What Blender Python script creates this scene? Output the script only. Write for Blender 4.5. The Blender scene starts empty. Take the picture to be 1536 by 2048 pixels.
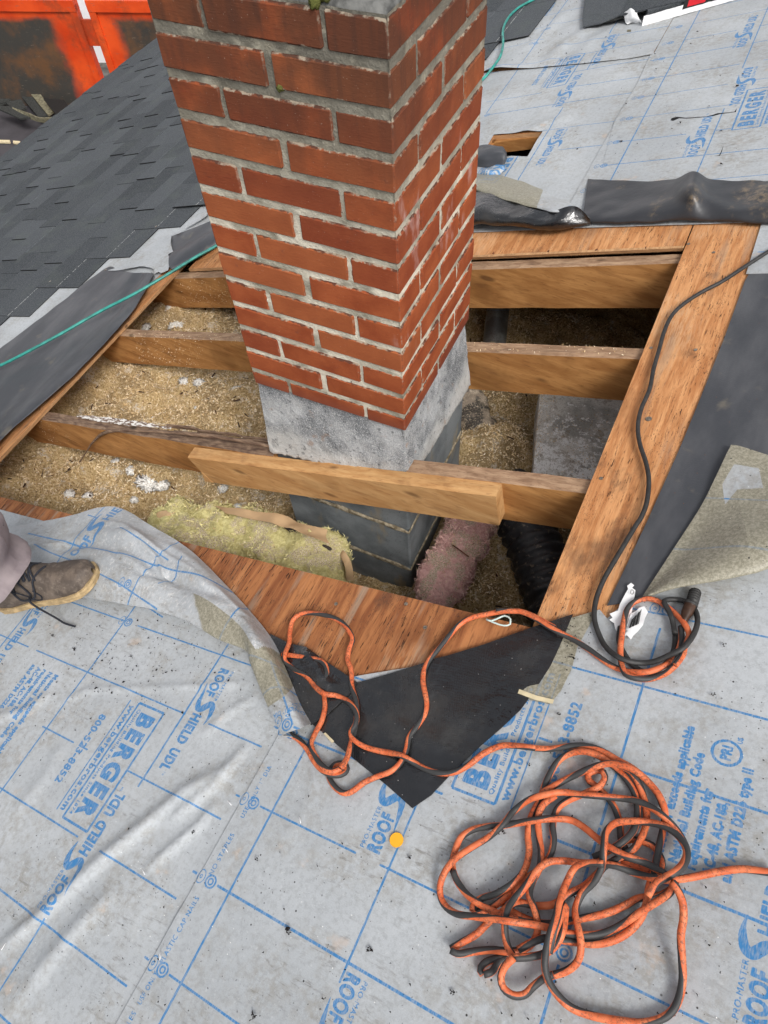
import bpy, math, random
import numpy as np
from mathutils import Vector, Matrix, noise
from mathutils.geometry import delaunay_2d_cdt

random.seed(7)
rnd = random.Random(11)
scene = bpy.context.scene
COL = scene.collection

# ------------------------------------------------------------------ camera, sky, sun, exposure
RW = np.array([[0.89862598, 0.43572123, -0.05116986],
               [0.33886366, -0.76344044, -0.54984553],
               [-0.27864452, 0.47676588, -0.83369751]])      # rows: right, down, forward
CAM = np.array([0.4833683, -0.95713512, 0.43037085])
FPX = 1440.51
cam_d = bpy.data.cameras.new('camera')
cam = bpy.data.objects.new('camera', cam_d)
COL.objects.link(cam)
cam_d.sensor_fit = 'VERTICAL'
cam_d.sensor_height = 36.0
cam_d.lens = FPX / 2048 * 36.0
cam_d.clip_start = 0.02
cam_d.clip_end = 600
M = Matrix(((RW[0][0], -RW[1][0], -RW[2][0], CAM[0]),
            (RW[0][1], -RW[1][1], -RW[2][1], CAM[1]),
            (RW[0][2], -RW[1][2], -RW[2][2], CAM[2]),
            (0, 0, 0, 1)))
cam.matrix_world = M
scene.camera = cam
scene.render.resolution_x = 768
scene.render.resolution_y = 1024

SUN_EL, SUN_AZ = math.radians(52), math.radians(128)         # overcast: a broad soft sun
world = bpy.data.worlds.new('World')
scene.world = world
world.use_nodes = True
wn = world.node_tree
bg = wn.nodes['Background']
sky = wn.nodes.new('ShaderNodeTexSky')
sky.sky_type = 'NISHITA'
sky.sun_disc = False
sky.sun_elevation = SUN_EL
sky.sun_rotation = SUN_AZ
sky.dust_density = 4.0
sky.ozone_density = 0.6
hsv = wn.nodes.new('ShaderNodeHueSaturation')
hsv.inputs['Saturation'].default_value = 0.24                # cloud cover takes the blue out of the sky
wn.links.new(sky.outputs[0], hsv.inputs['Color'])
wn.links.new(hsv.outputs[0], bg.inputs[0])
bg.inputs[1].default_value = 0.115
sd = bpy.data.lights.new('sun', 'SUN')
sd.energy = 1.5
sd.angle = math.radians(18)
sd.color = (1.0, 0.97, 0.93)
sun = bpy.data.objects.new('sun', sd)
COL.objects.link(sun)
dirv = Vector((math.sin(SUN_AZ) * math.cos(SUN_EL), math.cos(SUN_AZ) * math.cos(SUN_EL), math.sin(SUN_EL)))
sun.rotation_euler = dirv.to_track_quat('Z', 'Y').to_euler()
sun.location = (0, 0, 6)
scene.view_settings.view_transform = 'Standard'
scene.view_settings.look = 'None'
scene.view_settings.exposure = 0.68
scene.view_settings.gamma = 1.0

# ------------------------------------------------------------------ the roof plane and measuring helpers
A, T = -0.9784, 1.0 / 3.0                                      # roof: z = A + T x, rising to the right


def ray(u, v):
    return RW.T @ np.array([(u - 768) / FPX, (v - 1024) / FPX, 1.0])


def P(u, v, h=0.0):
    """point h above the roof plane"""
    d = ray(u, v)
    s = (A + h + T * CAM[0] - CAM[2]) / (d[2] - T * d[0])
    return Vector(CAM + s * d)


def PZ(u, v, z):
    d = ray(u, v)
    return Vector(CAM + (z - CAM[2]) / d[2] * d)


def PP(u, v, p0, n):
    d = Vector(ray(u, v))
    c = Vector(CAM)
    return c + d * ((p0 - c).dot(n) / d.dot(n))


def XY(u, v, h=0.0):
    p = P(u, v, h)
    return (p.x, p.y)


def R(x, y, h=0.0):
    return Vector((x, y, A + T * x + h))


# ------------------------------------------------------------------ object helpers
def props(o, label=None, cat=None, group=None, kind=None):
    if label: o['label'] = label
    if cat: o['category'] = cat
    if group: o['group'] = group
    if kind: o['kind'] = kind
    return o


def empty(name, loc, label=None, cat=None, group=None, kind=None, rz=0.0):
    o = bpy.data.objects.new(name, None)
    o.empty_display_size = 0.05
    COL.objects.link(o)
    o.location = loc
    o.rotation_euler = (0, 0, rz)
    return props(o, label, cat, group, kind)


def wloc(o):
    v = Vector(o.location)
    p = o.parent
    while p:
        v = Matrix.Rotation(p.rotation_euler[2], 3, 'Z') @ v + Vector(p.location)
        p = p.parent
    return v


def mesh_obj(name, verts, faces, mat, parent=None, smooth=True, uv=None, attr=None, origin=None,
             label=None, cat=None, group=None, kind=None, local=False, mats=None, fmat=None):
    """verts in world coordinates (or in the parent's when local=True); the origin goes to the base centre"""
    V = np.array([tuple(v) for v in verts], dtype=float)
    if origin is None:
        lo, hi = V.min(0), V.max(0)
        origin = Vector(((lo[0] + hi[0]) / 2, (lo[1] + hi[1]) / 2, lo[2]))
    origin = Vector(origin)
    V = V - np.array(tuple(origin))
    me = bpy.data.meshes.new(name)
    me.from_pydata([tuple(v) for v in V], [], [tuple(f) for f in faces])
    if uv is not None:
        l = me.uv_layers.new(name='UVMap')
        li = np.zeros(len(me.loops), dtype=np.int32)
        me.loops.foreach_get('vertex_index', li)
        U = np.array(uv, dtype=np.float32)[li]
        l.data.foreach_set('uv', U.ravel())
    if attr:
        for k, a in attr.items():
            at = me.attributes.new(k, 'FLOAT', 'POINT')
            at.data.foreach_set('value', np.array(a, dtype=np.float32))
    if mats:
        for m in mats: me.materials.append(m)
        if fmat is not None:
            me.polygons.foreach_set('material_index', np.array(fmat, dtype=np.int32))
    elif mat:
        me.materials.append(mat)
    if smooth:
        me.polygons.foreach_set('use_smooth', np.ones(len(me.polygons), dtype=bool))
    me.update()
    o = bpy.data.objects.new(name, me)
    COL.objects.link(o)
    if parent:
        o.parent = parent
        o.location = origin if local else (Matrix.Rotation(-wrot(parent), 3, 'Z') @ (origin - wloc(parent)))
    else:
        o.location = origin
    return props(o, label, cat, group, kind)


def wrot(o):
    r = 0
    while o:
        r += o.rotation_euler[2]
        o = o.parent
    return r


def solidify(o, t, off=-1):
    m = o.modifiers.new('thickness', 'SOLIDIFY')
    m.thickness = t
    m.offset = off
    e = o.modifiers.new('crisp_rim', 'EDGE_SPLIT')
    e.split_angle = 1.05
    return o


def box_vf(c0, c1):
    (x0, y0, z0), (x1, y1, z1) = c0, c1
    v = [(x0, y0, z0), (x1, y0, z0), (x1, y1, z0), (x0, y1, z0), (x0, y0, z1), (x1, y0, z1), (x1, y1, z1), (x0, y1, z1)]
    f = [(0, 3, 2, 1), (4, 5, 6, 7), (0, 1, 5, 4), (1, 2, 6, 5), (2, 3, 7, 6), (3, 0, 4, 7)]
    return v, f


def hexa(pts8):
    return list(pts8), [(0, 3, 2, 1), (4, 5, 6, 7), (0, 1, 5, 4), (1, 2, 6, 5), (2, 3, 7, 6), (3, 0, 4, 7)]


def chamfer_box(c0, c1, b, jit=0.0, r=None):
    """box with chamfered edges (26 faces)"""
    c0, c1 = np.array(c0, float), np.array(c1, float)
    v, idx = [], {}
    for sx in (0, 1):
        for sy in (0, 1):
            for sz in (0, 1):
                s = (sx, sy, sz)
                base = np.where(np.array(s) == 0, c0, c1)
                inn = np.where(np.array(s) == 0, b, -b)
                for ax in range(3):
                    p = base + inn
                    p[ax] = base[ax]
                    if jit and r:
                        p = p + np.array([r.uniform(-jit, jit) for _ in range(3)])
                    idx[(s, ax)] = len(v)
                    v.append(tuple(p))
    f = []
    cen = (c0 + c1) / 2

    def add(ids):
        q = [np.array(v[i]) for i in ids]
        n = np.cross(q[1] - q[0], q[2] - q[0])
        if np.dot(n, sum(q) / len(q) - cen) < 0: ids = ids[::-1]
        f.append(tuple(ids))
    for ax in range(3):
        o = [a for a in range(3) if a != ax]
        for s in (0, 1):
            ring = []
            for (a, b2) in ((0, 0), (1, 0), (1, 1), (0, 1)):
                c = [0, 0, 0]; c[ax] = s; c[o[0]] = a; c[o[1]] = b2
                ring.append(idx[(tuple(c), ax)])
            add(ring)
        for a in (0, 1):
            for b2 in (0, 1):
                c = [0, 0, 0]; c[o[0]] = a; c[o[1]] = b2
                ca = tuple(c); c[ax] = 1; cb = tuple(c)
                add([idx[(ca, o[0])], idx[(cb, o[0])], idx[(cb, o[1])], idx[(ca, o[1])]])
    for s in [(a, b2, c) for a in (0, 1) for b2 in (0, 1) for c in (0, 1)]:
        add([idx[(s, 0)], idx[(s, 1)], idx[(s, 2)]])
    return v, f


def cat_rom(pts, step):
    pts = [np.array(p, float) for p in pts]
    if len(pts) < 3:
        n = max(2, int(np.linalg.norm(pts[-1] - pts[0]) / step))
        return [pts[0] + (pts[-1] - pts[0]) * i / n for i in range(n + 1)]
    q = [2 * pts[0] - pts[1]] + pts + [2 * pts[-1] - pts[-2]]
    out = []
    for i in range(1, len(q) - 2):
        p0, p1, p2, p3 = q[i - 1:i + 3]
        n = max(1, int(np.linalg.norm(p2 - p1) / step))
        for k in range(n):
            t = k / n
            out.append(0.5 * (2 * p1 + (p2 - p0) * t + (2 * p0 - 5 * p1 + 4 * p2 - p3) * t * t + (3 * p1 - p0 - 3 * p2 + p3) * t ** 3))
    out.append(q[-2])
    return out


def tube_vf(path, rad, seg=8, cap=True):
    """verts, faces, uv; uv = (length, angle/2pi)"""
    path = [Vector(p) for p in path]
    n = len(path)
    V, F, U = [], [], []
    t = (path[1] - path[0]).normalized()
    nrm = t.cross(Vector((0, 0, 1)))
    if nrm.length < 1e-4: nrm = t.cross(Vector((1, 0, 0)))
    nrm.normalize()
    L = 0
    for i, p in enumerate(path):
        tt = (path[min(i + 1, n - 1)] - path[max(i - 1, 0)]).normalized()
        nrm = (nrm - tt * nrm.dot(tt)).normalized()
        b = tt.cross(nrm)
        if i: L += (p - path[i - 1]).length
        r = rad(i / (n - 1)) if callable(rad) else rad
        for k in range(seg + 1):
            a = 2 * math.pi * k / seg
            V.append(p + nrm * (math.cos(a) * r) + b * (math.sin(a) * r))
            U.append((L, k / seg))
    for i in range(n - 1):
        for k in range(seg):
            a = i * (seg + 1) + k
            F.append((a, a + seg + 1, a + seg + 2, a + 1))
    if cap:
        F.append(tuple(range(seg)))
        F.append(tuple((n - 1) * (seg + 1) + k for k in range(seg))[::-1])
    return V, F, U


def loft_vf(rows, nu, nv, closed=False, jitter=None):
    """rows: list of stations, each a list of points; smooth both ways -> grid nu x nv"""
    def resample(pts, n):
        pts = [np.array(p, float) for p in pts]
        q = [2 * pts[0] - pts[1]] + pts + [2 * pts[-1] - pts[-2]]
        out = []
        m = len(pts) - 1
        for i in range(n):
            s = i / (n - 1) * m
            k = min(int(s), m - 1)
            t = s - k
            p0, p1, p2, p3 = q[k:k + 4]
            out.append(0.5 * (2 * p1 + (p2 - p0) * t + (2 * p0 - 5 * p1 + 4 * p2 - p3) * t * t + (3 * p1 - p0 - 3 * p2 + p3) * t ** 3))
        return out
    R1 = [resample(r, nv) for r in rows]
    cols = [resample([R1[i][j] for i in range(len(rows))], nu) for j in range(nv)]
    V, UV = [], []
    for i in range(nu):
        for j in range(nv):
            p = cols[j][i]
            if jitter: p = p + np.array(jitter(i / (nu - 1), j / (nv - 1), p))
            V.append(tuple(p))
            UV.append((i / (nu - 1), j / (nv - 1)))
    F = []
    for i in range(nu - 1):
        for j in range(nv - 1):
            a = i * nv + j
            F.append((a, a + 1, a + nv + 1, a + nv))
    return V, F, UV


def inside(px, py, poly):
    c = np.zeros(len(px), bool)
    n = len(poly)
    for i in range(n):
        x0, y0 = poly[i]
        x1, y1 = poly[(i + 1) % n]
        if y0 == y1: continue
        m = ((y0 > py) != (y1 > py)) & (px < (x1 - x0) * (py - y0) / (y1 - y0) + x0)
        c ^= m
    return c


def flat_sheet(poly, hfn, step, holes=(), fine=None):
    """triangulated sheet over the roof; poly in plan coordinates -> world verts, faces"""
    def dens(pg, s):
        out = []
        for i in range(len(pg)):
            a, b = np.array(pg[i], float), np.array(pg[(i + 1) % len(pg)], float)
            n = max(1, int(np.linalg.norm(b - a) / s))
            out += [tuple(a + (b - a) * k / n) for k in range(n)]
        return out
    rings = [dens(poly, step)] + [dens(h, min(step, 0.02)) for h in holes]
    V, E = [], []
    for r in rings:
        b = len(V)
        V += r
        E += [(b + i, b + (i + 1) % len(r)) for i in range(len(r))]
    xs = np.array([p[0] for p in poly]); ys = np.array([p[1] for p in poly])
    gx, gy = np.meshgrid(np.arange(xs.min(), xs.max(), step), np.arange(ys.min(), ys.max(), step))
    gx, gy = gx.ravel(), gy.ravel()
    if fine:
        fx, fy = np.meshgrid(np.arange(fine[0], fine[2], fine[4]), np.arange(fine[1], fine[3], fine[4]))
        fx, fy = fx.ravel(), fy.ravel()
        keep = ~((gx > fine[0]) & (gx < fine[2]) & (gy > fine[1]) & (gy < fine[3]))
        gx, gy = np.r_[gx[keep], fx], np.r_[gy[keep], fy]
    gx = gx + (np.random.RandomState(3).rand(len(gx)) - .5) * 0.002
    m = inside(gx, gy, poly)
    for h in holes: m &= ~inside(gx, gy, h)
    V += list(zip(gx[m], gy[m]))
    r = delaunay_2d_cdt([Vector(v) for v in V], E, [], 0, 1e-6)
    vo = np.array([(v.x, v.y) for v in r[0]])
    f = np.array([t for t in r[2]])
    c = vo[f].mean(1)
    ok = inside(c[:, 0], c[:, 1], poly)
    for h in holes: ok &= ~inside(c[:, 0], c[:, 1], h)
    f = f[ok]
    used = np.unique(f)
    remap = -np.ones(len(vo), int); remap[used] = np.arange(len(used))
    vo = vo[used]; f = remap[f]
    # face up
    a, b, cc = vo[f[:, 0]], vo[f[:, 1]], vo[f[:, 2]]
    cr = (b[:, 0] - a[:, 0]) * (cc[:, 1] - a[:, 1]) - (b[:, 1] - a[:, 1]) * (cc[:, 0] - a[:, 0])
    f[cr < 0] = f[cr < 0][:, ::-1]
    W = [R(x, y, hfn(x, y)) for x, y in vo]
    return W, [tuple(int(i) for i in t) for t in f]


# ------------------------------------------------------------------ materials
class Mat:
    def __init__(self, name, rough=0.8, spec=0.3, metal=0.0):
        self.m = bpy.data.materials.new(name)
        self.m.use_nodes = True
        self.t = self.m.node_tree
        self.b = self.t.nodes['Principled BSDF']
        self.b.inputs['Roughness'].default_value = rough
        self.b.inputs['Specular IOR Level'].default_value = spec
        self.b.inputs['Metallic'].default_value = metal
        self._tc = None

    def set(self, n, k, v):
        s = n.inputs[k]
        if isinstance(v, bpy.types.NodeSocket): self.t.links.new(v, s)
        elif isinstance(v, tuple) and len(v) == 3 and s.type == 'RGBA': s.default_value = (*v, 1)
        else: s.default_value = v

    def node(self, typ, ins={}, **pr):
        n = self.t.nodes.new(typ)
        for k, v in pr.items(): setattr(n, k, v)
        for k, v in ins.items(): self.set(n, k, v)
        return n

    def tc(self, which='Object'):
        if not self._tc: self._tc = self.t.nodes.new('ShaderNodeTexCoord')
        return self._tc.outputs[which]

    def pos(self):
        return self.node('ShaderNodeNewGeometry').outputs['Position']

    def scale(self, vec, s, loc=(0, 0, 0)):
        return self.node('ShaderNodeMapping', {'Vector': vec, 'Scale': s, 'Location': loc}).outputs[0]

    def noise(self, vec, sc, det=4, rough=0.55, dist=0.0):
        return self.node('ShaderNodeTexNoise', {'Vector': vec, 'Scale': sc, 'Detail': det, 'Roughness': rough, 'Distortion': dist}).outputs['Fac']

    def vor(self, vec, sc, feature='F1', out='Distance', rnd_=1.0):
        return self.node('ShaderNodeTexVoronoi', {'Vector': vec, 'Scale': sc, 'Randomness': rnd_}, feature=feature).outputs[out]

    def step(self, x, a, b):
        n = self.node('ShaderNodeMapRange', {'Value': x, 'From Min': a, 'From Max': b}, interpolation_type='SMOOTHSTEP')
        n.inputs['To Min'].default_value = 0; n.inputs['To Max'].default_value = 1
        return n.outputs[0]

    def math(self, op, a, b=0.0):
        n = self.node('ShaderNodeMath', operation=op)
        self.set(n, 0, a); self.set(n, 1, b)
        return n.outputs[0]

    def mix(self, f, a, b, mode='MIX'):
        n = self.node('ShaderNodeMix', data_type='RGBA', blend_type=mode)
        self.set(n, 0, f)
        for k, v in ((6, a), (7, b)):
            s = n.inputs[k]
            if isinstance(v, bpy.types.NodeSocket): self.t.links.new(v, s)
            else: s.default_value = (*v, 1) if len(v) == 3 else v
        return n.outputs[2]

    def ramp(self, f, stops):
        n = self.node('ShaderNodeValToRGB', {'Fac': f})
        e = n.color_ramp.elements
        while len(e) < len(stops): e.new(0.5)
        for i, (p, c) in enumerate(stops):
            e[i].position = p
            e[i].color = (*c, 1)
        return n.outputs[0]

    def sep(self, vec):
        return self.node('ShaderNodeSeparateXYZ', {'Vector': vec}).outputs

    def attr(self, name):
        return self.node('ShaderNodeAttribute', attribute_name=name).outputs['Fac']

    def rand(self):
        return self.node('ShaderNodeObjectInfo').outputs['Random']

    def color(self, c): self.set(self.b, 'Base Color', c)

    def bump(self, h, strength=0.4, dist=0.002):
        n = self.node('ShaderNodeBump', {'Height': h, 'Strength': strength, 'Distance': dist})
        self.t.links.new(n.outputs[0], self.b.inputs['Normal'])

    def rough(self, r): self.set(self.b, 'Roughness', r)


def mat_plain(name, col, rough=0.7, var=0.15, sc=40, bump=0.2, spec=0.3, metal=0.0):
    m = Mat(name, rough, spec, metal)
    n = m.noise(m.pos(), sc, 5)
    c2 = tuple(x * (1 - var * 2) for x in col)
    m.color(m.mix(m.step(n, 0.3, 0.7), c2, col))
    if bump: m.bump(n, bump)
    return m.m


def build_materials():
    D = {}
    # --- brick
    m = Mat('brick', 0.9, 0.1)
    o = m.tc('Object'); p = m.pos(); r = m.rand()
    ps = m.node('ShaderNodeVectorMath', {0: p, 1: m.node('ShaderNodeCombineXYZ', {'X': m.math('MULTIPLY', r, 9.0)}).outputs[0]}, operation='ADD').outputs[0]
    fine = m.noise(m.scale(ps, (60, 60, 420)), 1.0, 4)
    big = m.noise(ps, 14, 5)
    c = m.mix(m.step(big, .3, .7), (0.225, 0.052, 0.020), (0.320, 0.086, 0.032))
    c = m.mix(m.math('MULTIPLY', m.step(fine, .52, .74), .55), c, (0.22, 0.040, 0.020))
    c = m.mix(m.math('MULTIPLY', m.step(r, .50, 1.0), .45), c, (0.17, 0.036, 0.019))
    c = m.mix(m.math('MULTIPLY', m.step(r, .30, .0), .40), c, (0.33, 0.115, 0.045))
    c = m.mix(m.math('MULTIPLY', m.step(m.noise(p, 34, 6, .75), .60, .70), .5), c, (0.13, 0.05, 0.035))
    z = m.sep(p)
    sooty = m.math('MULTIPLY', m.step(z[2], -0.48, -0.02), m.step(m.noise(p, 9, 5), .24, .54))
    c = m.mix(m.math('MULTIPLY', sooty, .80), c, (0.070, 0.034, 0.022))
    streak = m.noise(m.scale(p, (46, 46, 5)), 1.0, 3)
    rim = m.math('MULTIPLY', m.step(z[2], -0.34, 0.0), m.step(streak, .46, .64))
    c = m.mix(m.math('MULTIPLY', rim, .32), c, (0.04, 0.026, 0.022))
    eff = m.math('MULTIPLY', m.step(m.noise(m.scale(p, (18, 18, 7)), 1.0, 5), .56, .74),
                 m.math('MULTIPLY', m.step(z[0], -0.03, 0.0), m.math('MULTIPLY', m.step(z[2], -0.72, -0.5), m.step(z[2], -0.22, -0.34))))
    c = m.mix(m.math('MULTIPLY', eff, .75), c, (0.52, 0.36, 0.33))
    specks = m.step(m.noise(p, 330, 2), .70, .76)
    c = m.mix(m.math('MULTIPLY', specks, .35), c, (0.50, 0.38, 0.30))
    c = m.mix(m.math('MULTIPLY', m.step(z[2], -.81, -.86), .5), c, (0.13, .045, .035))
    so = m.sep(o)
    wob = m.math('MULTIPLY', m.math('SUBTRACT', m.noise(p, 75, 5, .7), .5), .014)
    def edge(k, half):
        return m.step(m.math('ADD', m.math('ABSOLUTE', so[k]), wob), half - .0032, half - .0010)
    ez = edge(2, .0277)
    exy = m.math('MINIMUM', edge(0, .0985), edge(1, .049))
    e = m.math('MAXIMUM', ez, m.math('MULTIPLY', exy, .5))
    ecol = m.mix(m.step(m.noise(p, 40, 4), .47, .60), (0.060, 0.032, 0.024), (0.30, 0.26, 0.20))
    c = m.mix(m.math('MULTIPLY', e, .85), c, ecol)
    m.color(c)
    m.bump(m.math('ADD', m.math('MULTIPLY', fine, .6), m.math('MULTIPLY', m.noise(ps, 160, 4), .6)), .6, .0015)
    D['brick'] = m.m
    # --- mortar
    m = Mat('mortar', 0.95, 0.15); p = m.pos(); z = m.sep(p)
    n1 = m.noise(p, 22, 4); n2 = m.noise(p, 260, 3)
    c = m.mix(m.step(n1, .30, .70), (0.235, 0.215, 0.165), (0.40, 0.375, 0.30))
    cr = m.math('MULTIPLY', m.step(m.noise(p, 9, 4), .40, .56), m.step(z[2], -.15, -.45))
    c = m.mix(m.math('MULTIPLY', cr, .75), c, (0.66, 0.61, 0.50))
    c = m.mix(m.math('MULTIPLY', m.step(n2, .60, .70), .45), c, (0.60, 0.56, 0.48))
    c = m.mix(m.math('MULTIPLY', m.math('MULTIPLY', m.step(z[2], -.5, .05), m.step(m.noise(p, 20, 5), .28, .52)), .85), c, (0.080, 0.074, 0.062))
    c = m.mix(m.step(m.noise(p, 90, 4), .68, .74), c, (0.08, .06, .05))
    m.color(c); m.bump(m.math('ADD', n1, n2), .9, .002)
    D['mortar'] = m.m
    # --- parging
    m = Mat('parging', 0.95, 0.2); p = m.pos()
    n1 = m.noise(p, 11, 5); n2 = m.noise(p, 420, 2, .7); n3 = m.noise(p, 90, 4)
    c = m.mix(m.step(n1, .34, .66), (0.13, 0.14, 0.15), (0.40, 0.41, 0.415))
    c = m.mix(m.math('MULTIPLY', m.step(n2, .50, .62), .7), c, (0.62, 0.62, 0.61))
    c = m.mix(m.math('MULTIPLY', m.step(m.math('ADD', m.sep(p)[2], m.math('MULTIPLY', m.noise(p, 14, 4), .12)), -.93, -1.0), .7), c, (0.58, .57, .54))
    c = m.mix(m.math('MULTIPLY', m.step(m.noise(m.scale(p, (40, 40, 8)), 1.0, 4), .60, .72), .4), c, (0.10, .105, .11))
    c = m.mix(m.math('MULTIPLY', m.step(n3, .58, .7), .6), c, (0.05, .055, .06))
    c = m.mix(m.math('MULTIPLY', m.step(m.noise(p, 25, 3), .62, .72), .5), c, (0.34, .22, .15))
    m.color(c); m.bump(m.math('ADD', n2, n3), 1.0, .003)
    D['parging'] = m.m
    # --- dark painted block
    m = Mat('block_coating', 0.75, 0.4); p = m.pos()
    n1 = m.noise(p, 8, 5); n2 = m.noise(p, 300, 3)
    c = m.mix(m.step(n1, .35, .65), (0.115, 0.13, 0.14), (0.215, 0.235, 0.245))
    c = m.mix(m.math('MULTIPLY', m.step(m.noise(m.scale(p, (14, 14, 5)), 1.0, 6), .56, .70), .7), c, (0.30, 0.24, 0.15))
    c = m.mix(m.step(n2, .64, .7), c, (0.02, .022, .025))
    m.color(c); m.bump(n2, .6, .0015)
    D['block'] = m.m
    m = Mat('block_mortar', 0.95, 0.1); p = m.pos(); n1 = m.noise(p, 60, 5)
    m.color(m.mix(m.step(n1, .35, .65), (0.16, .13, .085), (0.42, .36, .26))); m.bump(n1, 1, .004)
    D['block_mortar'] = m.m
    # --- crown
    m = Mat('crown_stone', 1.0, 0.1); p = m.pos(); n1 = m.noise(p, 150, 5, .7)
    m.color(m.mix(m.step(n1, .42, .58), (0.10, .095, .09), (0.62, .60, .55))); m.bump(n1, 1, .004)
    D['crown'] = m.m
    m = Mat('sealant', 0.7, 0.3); p = m.pos(); n1 = m.noise(p, 40, 5)
    m.color(m.mix(m.step(n1, .35, .65), (0.055, .055, .053), (0.15, .15, .142))); m.bump(n1, .8, .003)
    D['sealant'] = m.m
    m = Mat('moss', 1.0, 0.05); p = m.pos(); n1 = m.noise(p, 300, 3)
    m.color(m.mix(n1, (0.03, .04, .012), (0.15, .15, .045))); m.bump(n1, 1, .002)
    D['moss'] = m.m

    # --- woods
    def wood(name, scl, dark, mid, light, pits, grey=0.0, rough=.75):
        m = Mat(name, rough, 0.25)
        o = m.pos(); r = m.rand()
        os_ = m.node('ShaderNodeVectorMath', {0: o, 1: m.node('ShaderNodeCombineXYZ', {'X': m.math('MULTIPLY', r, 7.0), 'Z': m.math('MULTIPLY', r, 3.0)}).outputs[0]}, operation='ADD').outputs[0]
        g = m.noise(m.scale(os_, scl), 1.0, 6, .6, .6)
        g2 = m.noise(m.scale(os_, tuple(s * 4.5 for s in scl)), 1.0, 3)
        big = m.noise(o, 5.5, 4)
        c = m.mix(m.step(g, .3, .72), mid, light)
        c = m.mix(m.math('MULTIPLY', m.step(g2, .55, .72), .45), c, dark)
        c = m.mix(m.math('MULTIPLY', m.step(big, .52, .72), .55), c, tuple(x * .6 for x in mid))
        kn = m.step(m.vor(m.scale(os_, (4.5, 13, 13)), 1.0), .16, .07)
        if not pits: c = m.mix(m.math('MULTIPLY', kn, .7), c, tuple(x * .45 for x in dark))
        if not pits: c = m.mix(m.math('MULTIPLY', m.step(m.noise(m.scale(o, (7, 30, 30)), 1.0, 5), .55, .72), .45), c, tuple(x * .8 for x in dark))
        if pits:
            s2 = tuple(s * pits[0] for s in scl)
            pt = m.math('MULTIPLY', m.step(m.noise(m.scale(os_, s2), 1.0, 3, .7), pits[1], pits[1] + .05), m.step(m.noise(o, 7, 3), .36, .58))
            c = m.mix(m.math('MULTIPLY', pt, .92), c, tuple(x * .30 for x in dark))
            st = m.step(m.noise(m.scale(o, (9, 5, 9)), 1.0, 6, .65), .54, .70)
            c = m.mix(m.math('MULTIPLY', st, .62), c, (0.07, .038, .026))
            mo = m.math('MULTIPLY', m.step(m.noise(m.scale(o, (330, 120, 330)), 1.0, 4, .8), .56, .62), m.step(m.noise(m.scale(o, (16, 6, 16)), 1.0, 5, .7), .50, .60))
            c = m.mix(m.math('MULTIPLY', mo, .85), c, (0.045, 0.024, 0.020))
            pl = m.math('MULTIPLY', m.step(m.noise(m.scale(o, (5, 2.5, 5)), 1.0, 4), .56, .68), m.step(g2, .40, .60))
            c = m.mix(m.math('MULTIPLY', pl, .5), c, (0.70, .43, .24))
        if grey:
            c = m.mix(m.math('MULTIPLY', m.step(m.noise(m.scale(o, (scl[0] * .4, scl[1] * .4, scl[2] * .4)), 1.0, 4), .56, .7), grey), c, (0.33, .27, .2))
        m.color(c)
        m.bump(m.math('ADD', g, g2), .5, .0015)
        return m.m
    # grain along y (contour): stretch = low scale in y
    D['ply'] = wood('plywood_face', (70, 7, 70), (0.12, .04, .02), (0.42, .170, .060), (0.66, .335, .145), (3.8, .60), .35)
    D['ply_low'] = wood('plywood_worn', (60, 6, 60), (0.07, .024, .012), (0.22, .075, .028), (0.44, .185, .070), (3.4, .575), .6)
    D['ply_edge'] = wood('plywood_edge', (12, 12, 420), (0.12, .06, .03), (0.42, .22, .10), (0.60, .36, .18), None)
    D['lumber'] = wood('lumber', (6, 60, 34), (0.13, .045, .014), (0.31, .135, .040), (0.50, .25, .085), None)
    D['lumber_new'] = wood('sister_lumber', (6, 60, 26), (0.22, .09, .035), (0.42, .215, .080), (0.58, .345, .15), None)
    D['weathered'] = wood('weathered_top', (7, 90, 60), (0.06, .035, .025), (0.23, .135, .08), (0.42, .28, .175), None)
    D['charred'] = wood('rotten_top', (7, 120, 80), (0.02, .012, .010), (0.10, .058, .04), (0.30, .2, .13), None)
    m = Mat('white_paint', .8, .3); p = m.pos(); n = m.noise(m.scale(p, (20, 160, 160)), 1.0, 5)
    m.color(m.mix(m.step(n, .44, .56), (.16, .1, .07), (.74, .71, .66))); m.bump(n, .7, .002)
    D['white_paint'] = m.m

    # --- underlayment (printed); ink comes from the drawn print image, dirt and weave from nodes
    def sheetmat(name, uvmode, tan=False):
        m = Mat(name, 0.62, 0.35)
        p = m.pos()
        uv = m.tc('UV') if uvmode else None
        tex = m.node('ShaderNodeTexImage', {'Vector': uv})
        tex.image = PRINT; tex.extension = 'CLIP'; tex.interpolation = 'Linear'
        ink = tex.outputs['Color']
        base = m.mix(m.step(m.noise(p, 3.2, 5), .3, .7), (0.355, 0.374, 0.390), (0.445, 0.465, 0.480))
        fine = m.noise(p, 95, 8, .82)
        base = m.mix(m.math('MULTIPLY', m.step(fine, .47, .60), .36), base, (0.225, 0.232, 0.232))
        grime = m.math('MULTIPLY', m.step(m.noise(p, 8, 6, .62), .42, .64), m.step(m.noise(p, 70, 5, .7), .38, .62))
        base = m.mix(m.math('MULTIPLY', grime, .50), base, (0.235, 0.212, 0.170))
        drag = m.math('MULTIPLY', m.step(m.noise(m.scale(p, (26, 130, 26)), 1.0, 6, .7), .54, .68), m.step(m.noise(p, 4, 3), .45, .65))
        base = m.mix(m.math('MULTIPLY', drag, .6), base, (0.14, 0.128, 0.11))
        base = m.mix(m.math('MULTIPLY', m.step(m.noise(p, 150, 4, .7), .58, .68), .28), base, (0.56, .57, .57))
        blot = m.step(m.noise(p, 16, 4), .66, .74)
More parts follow.
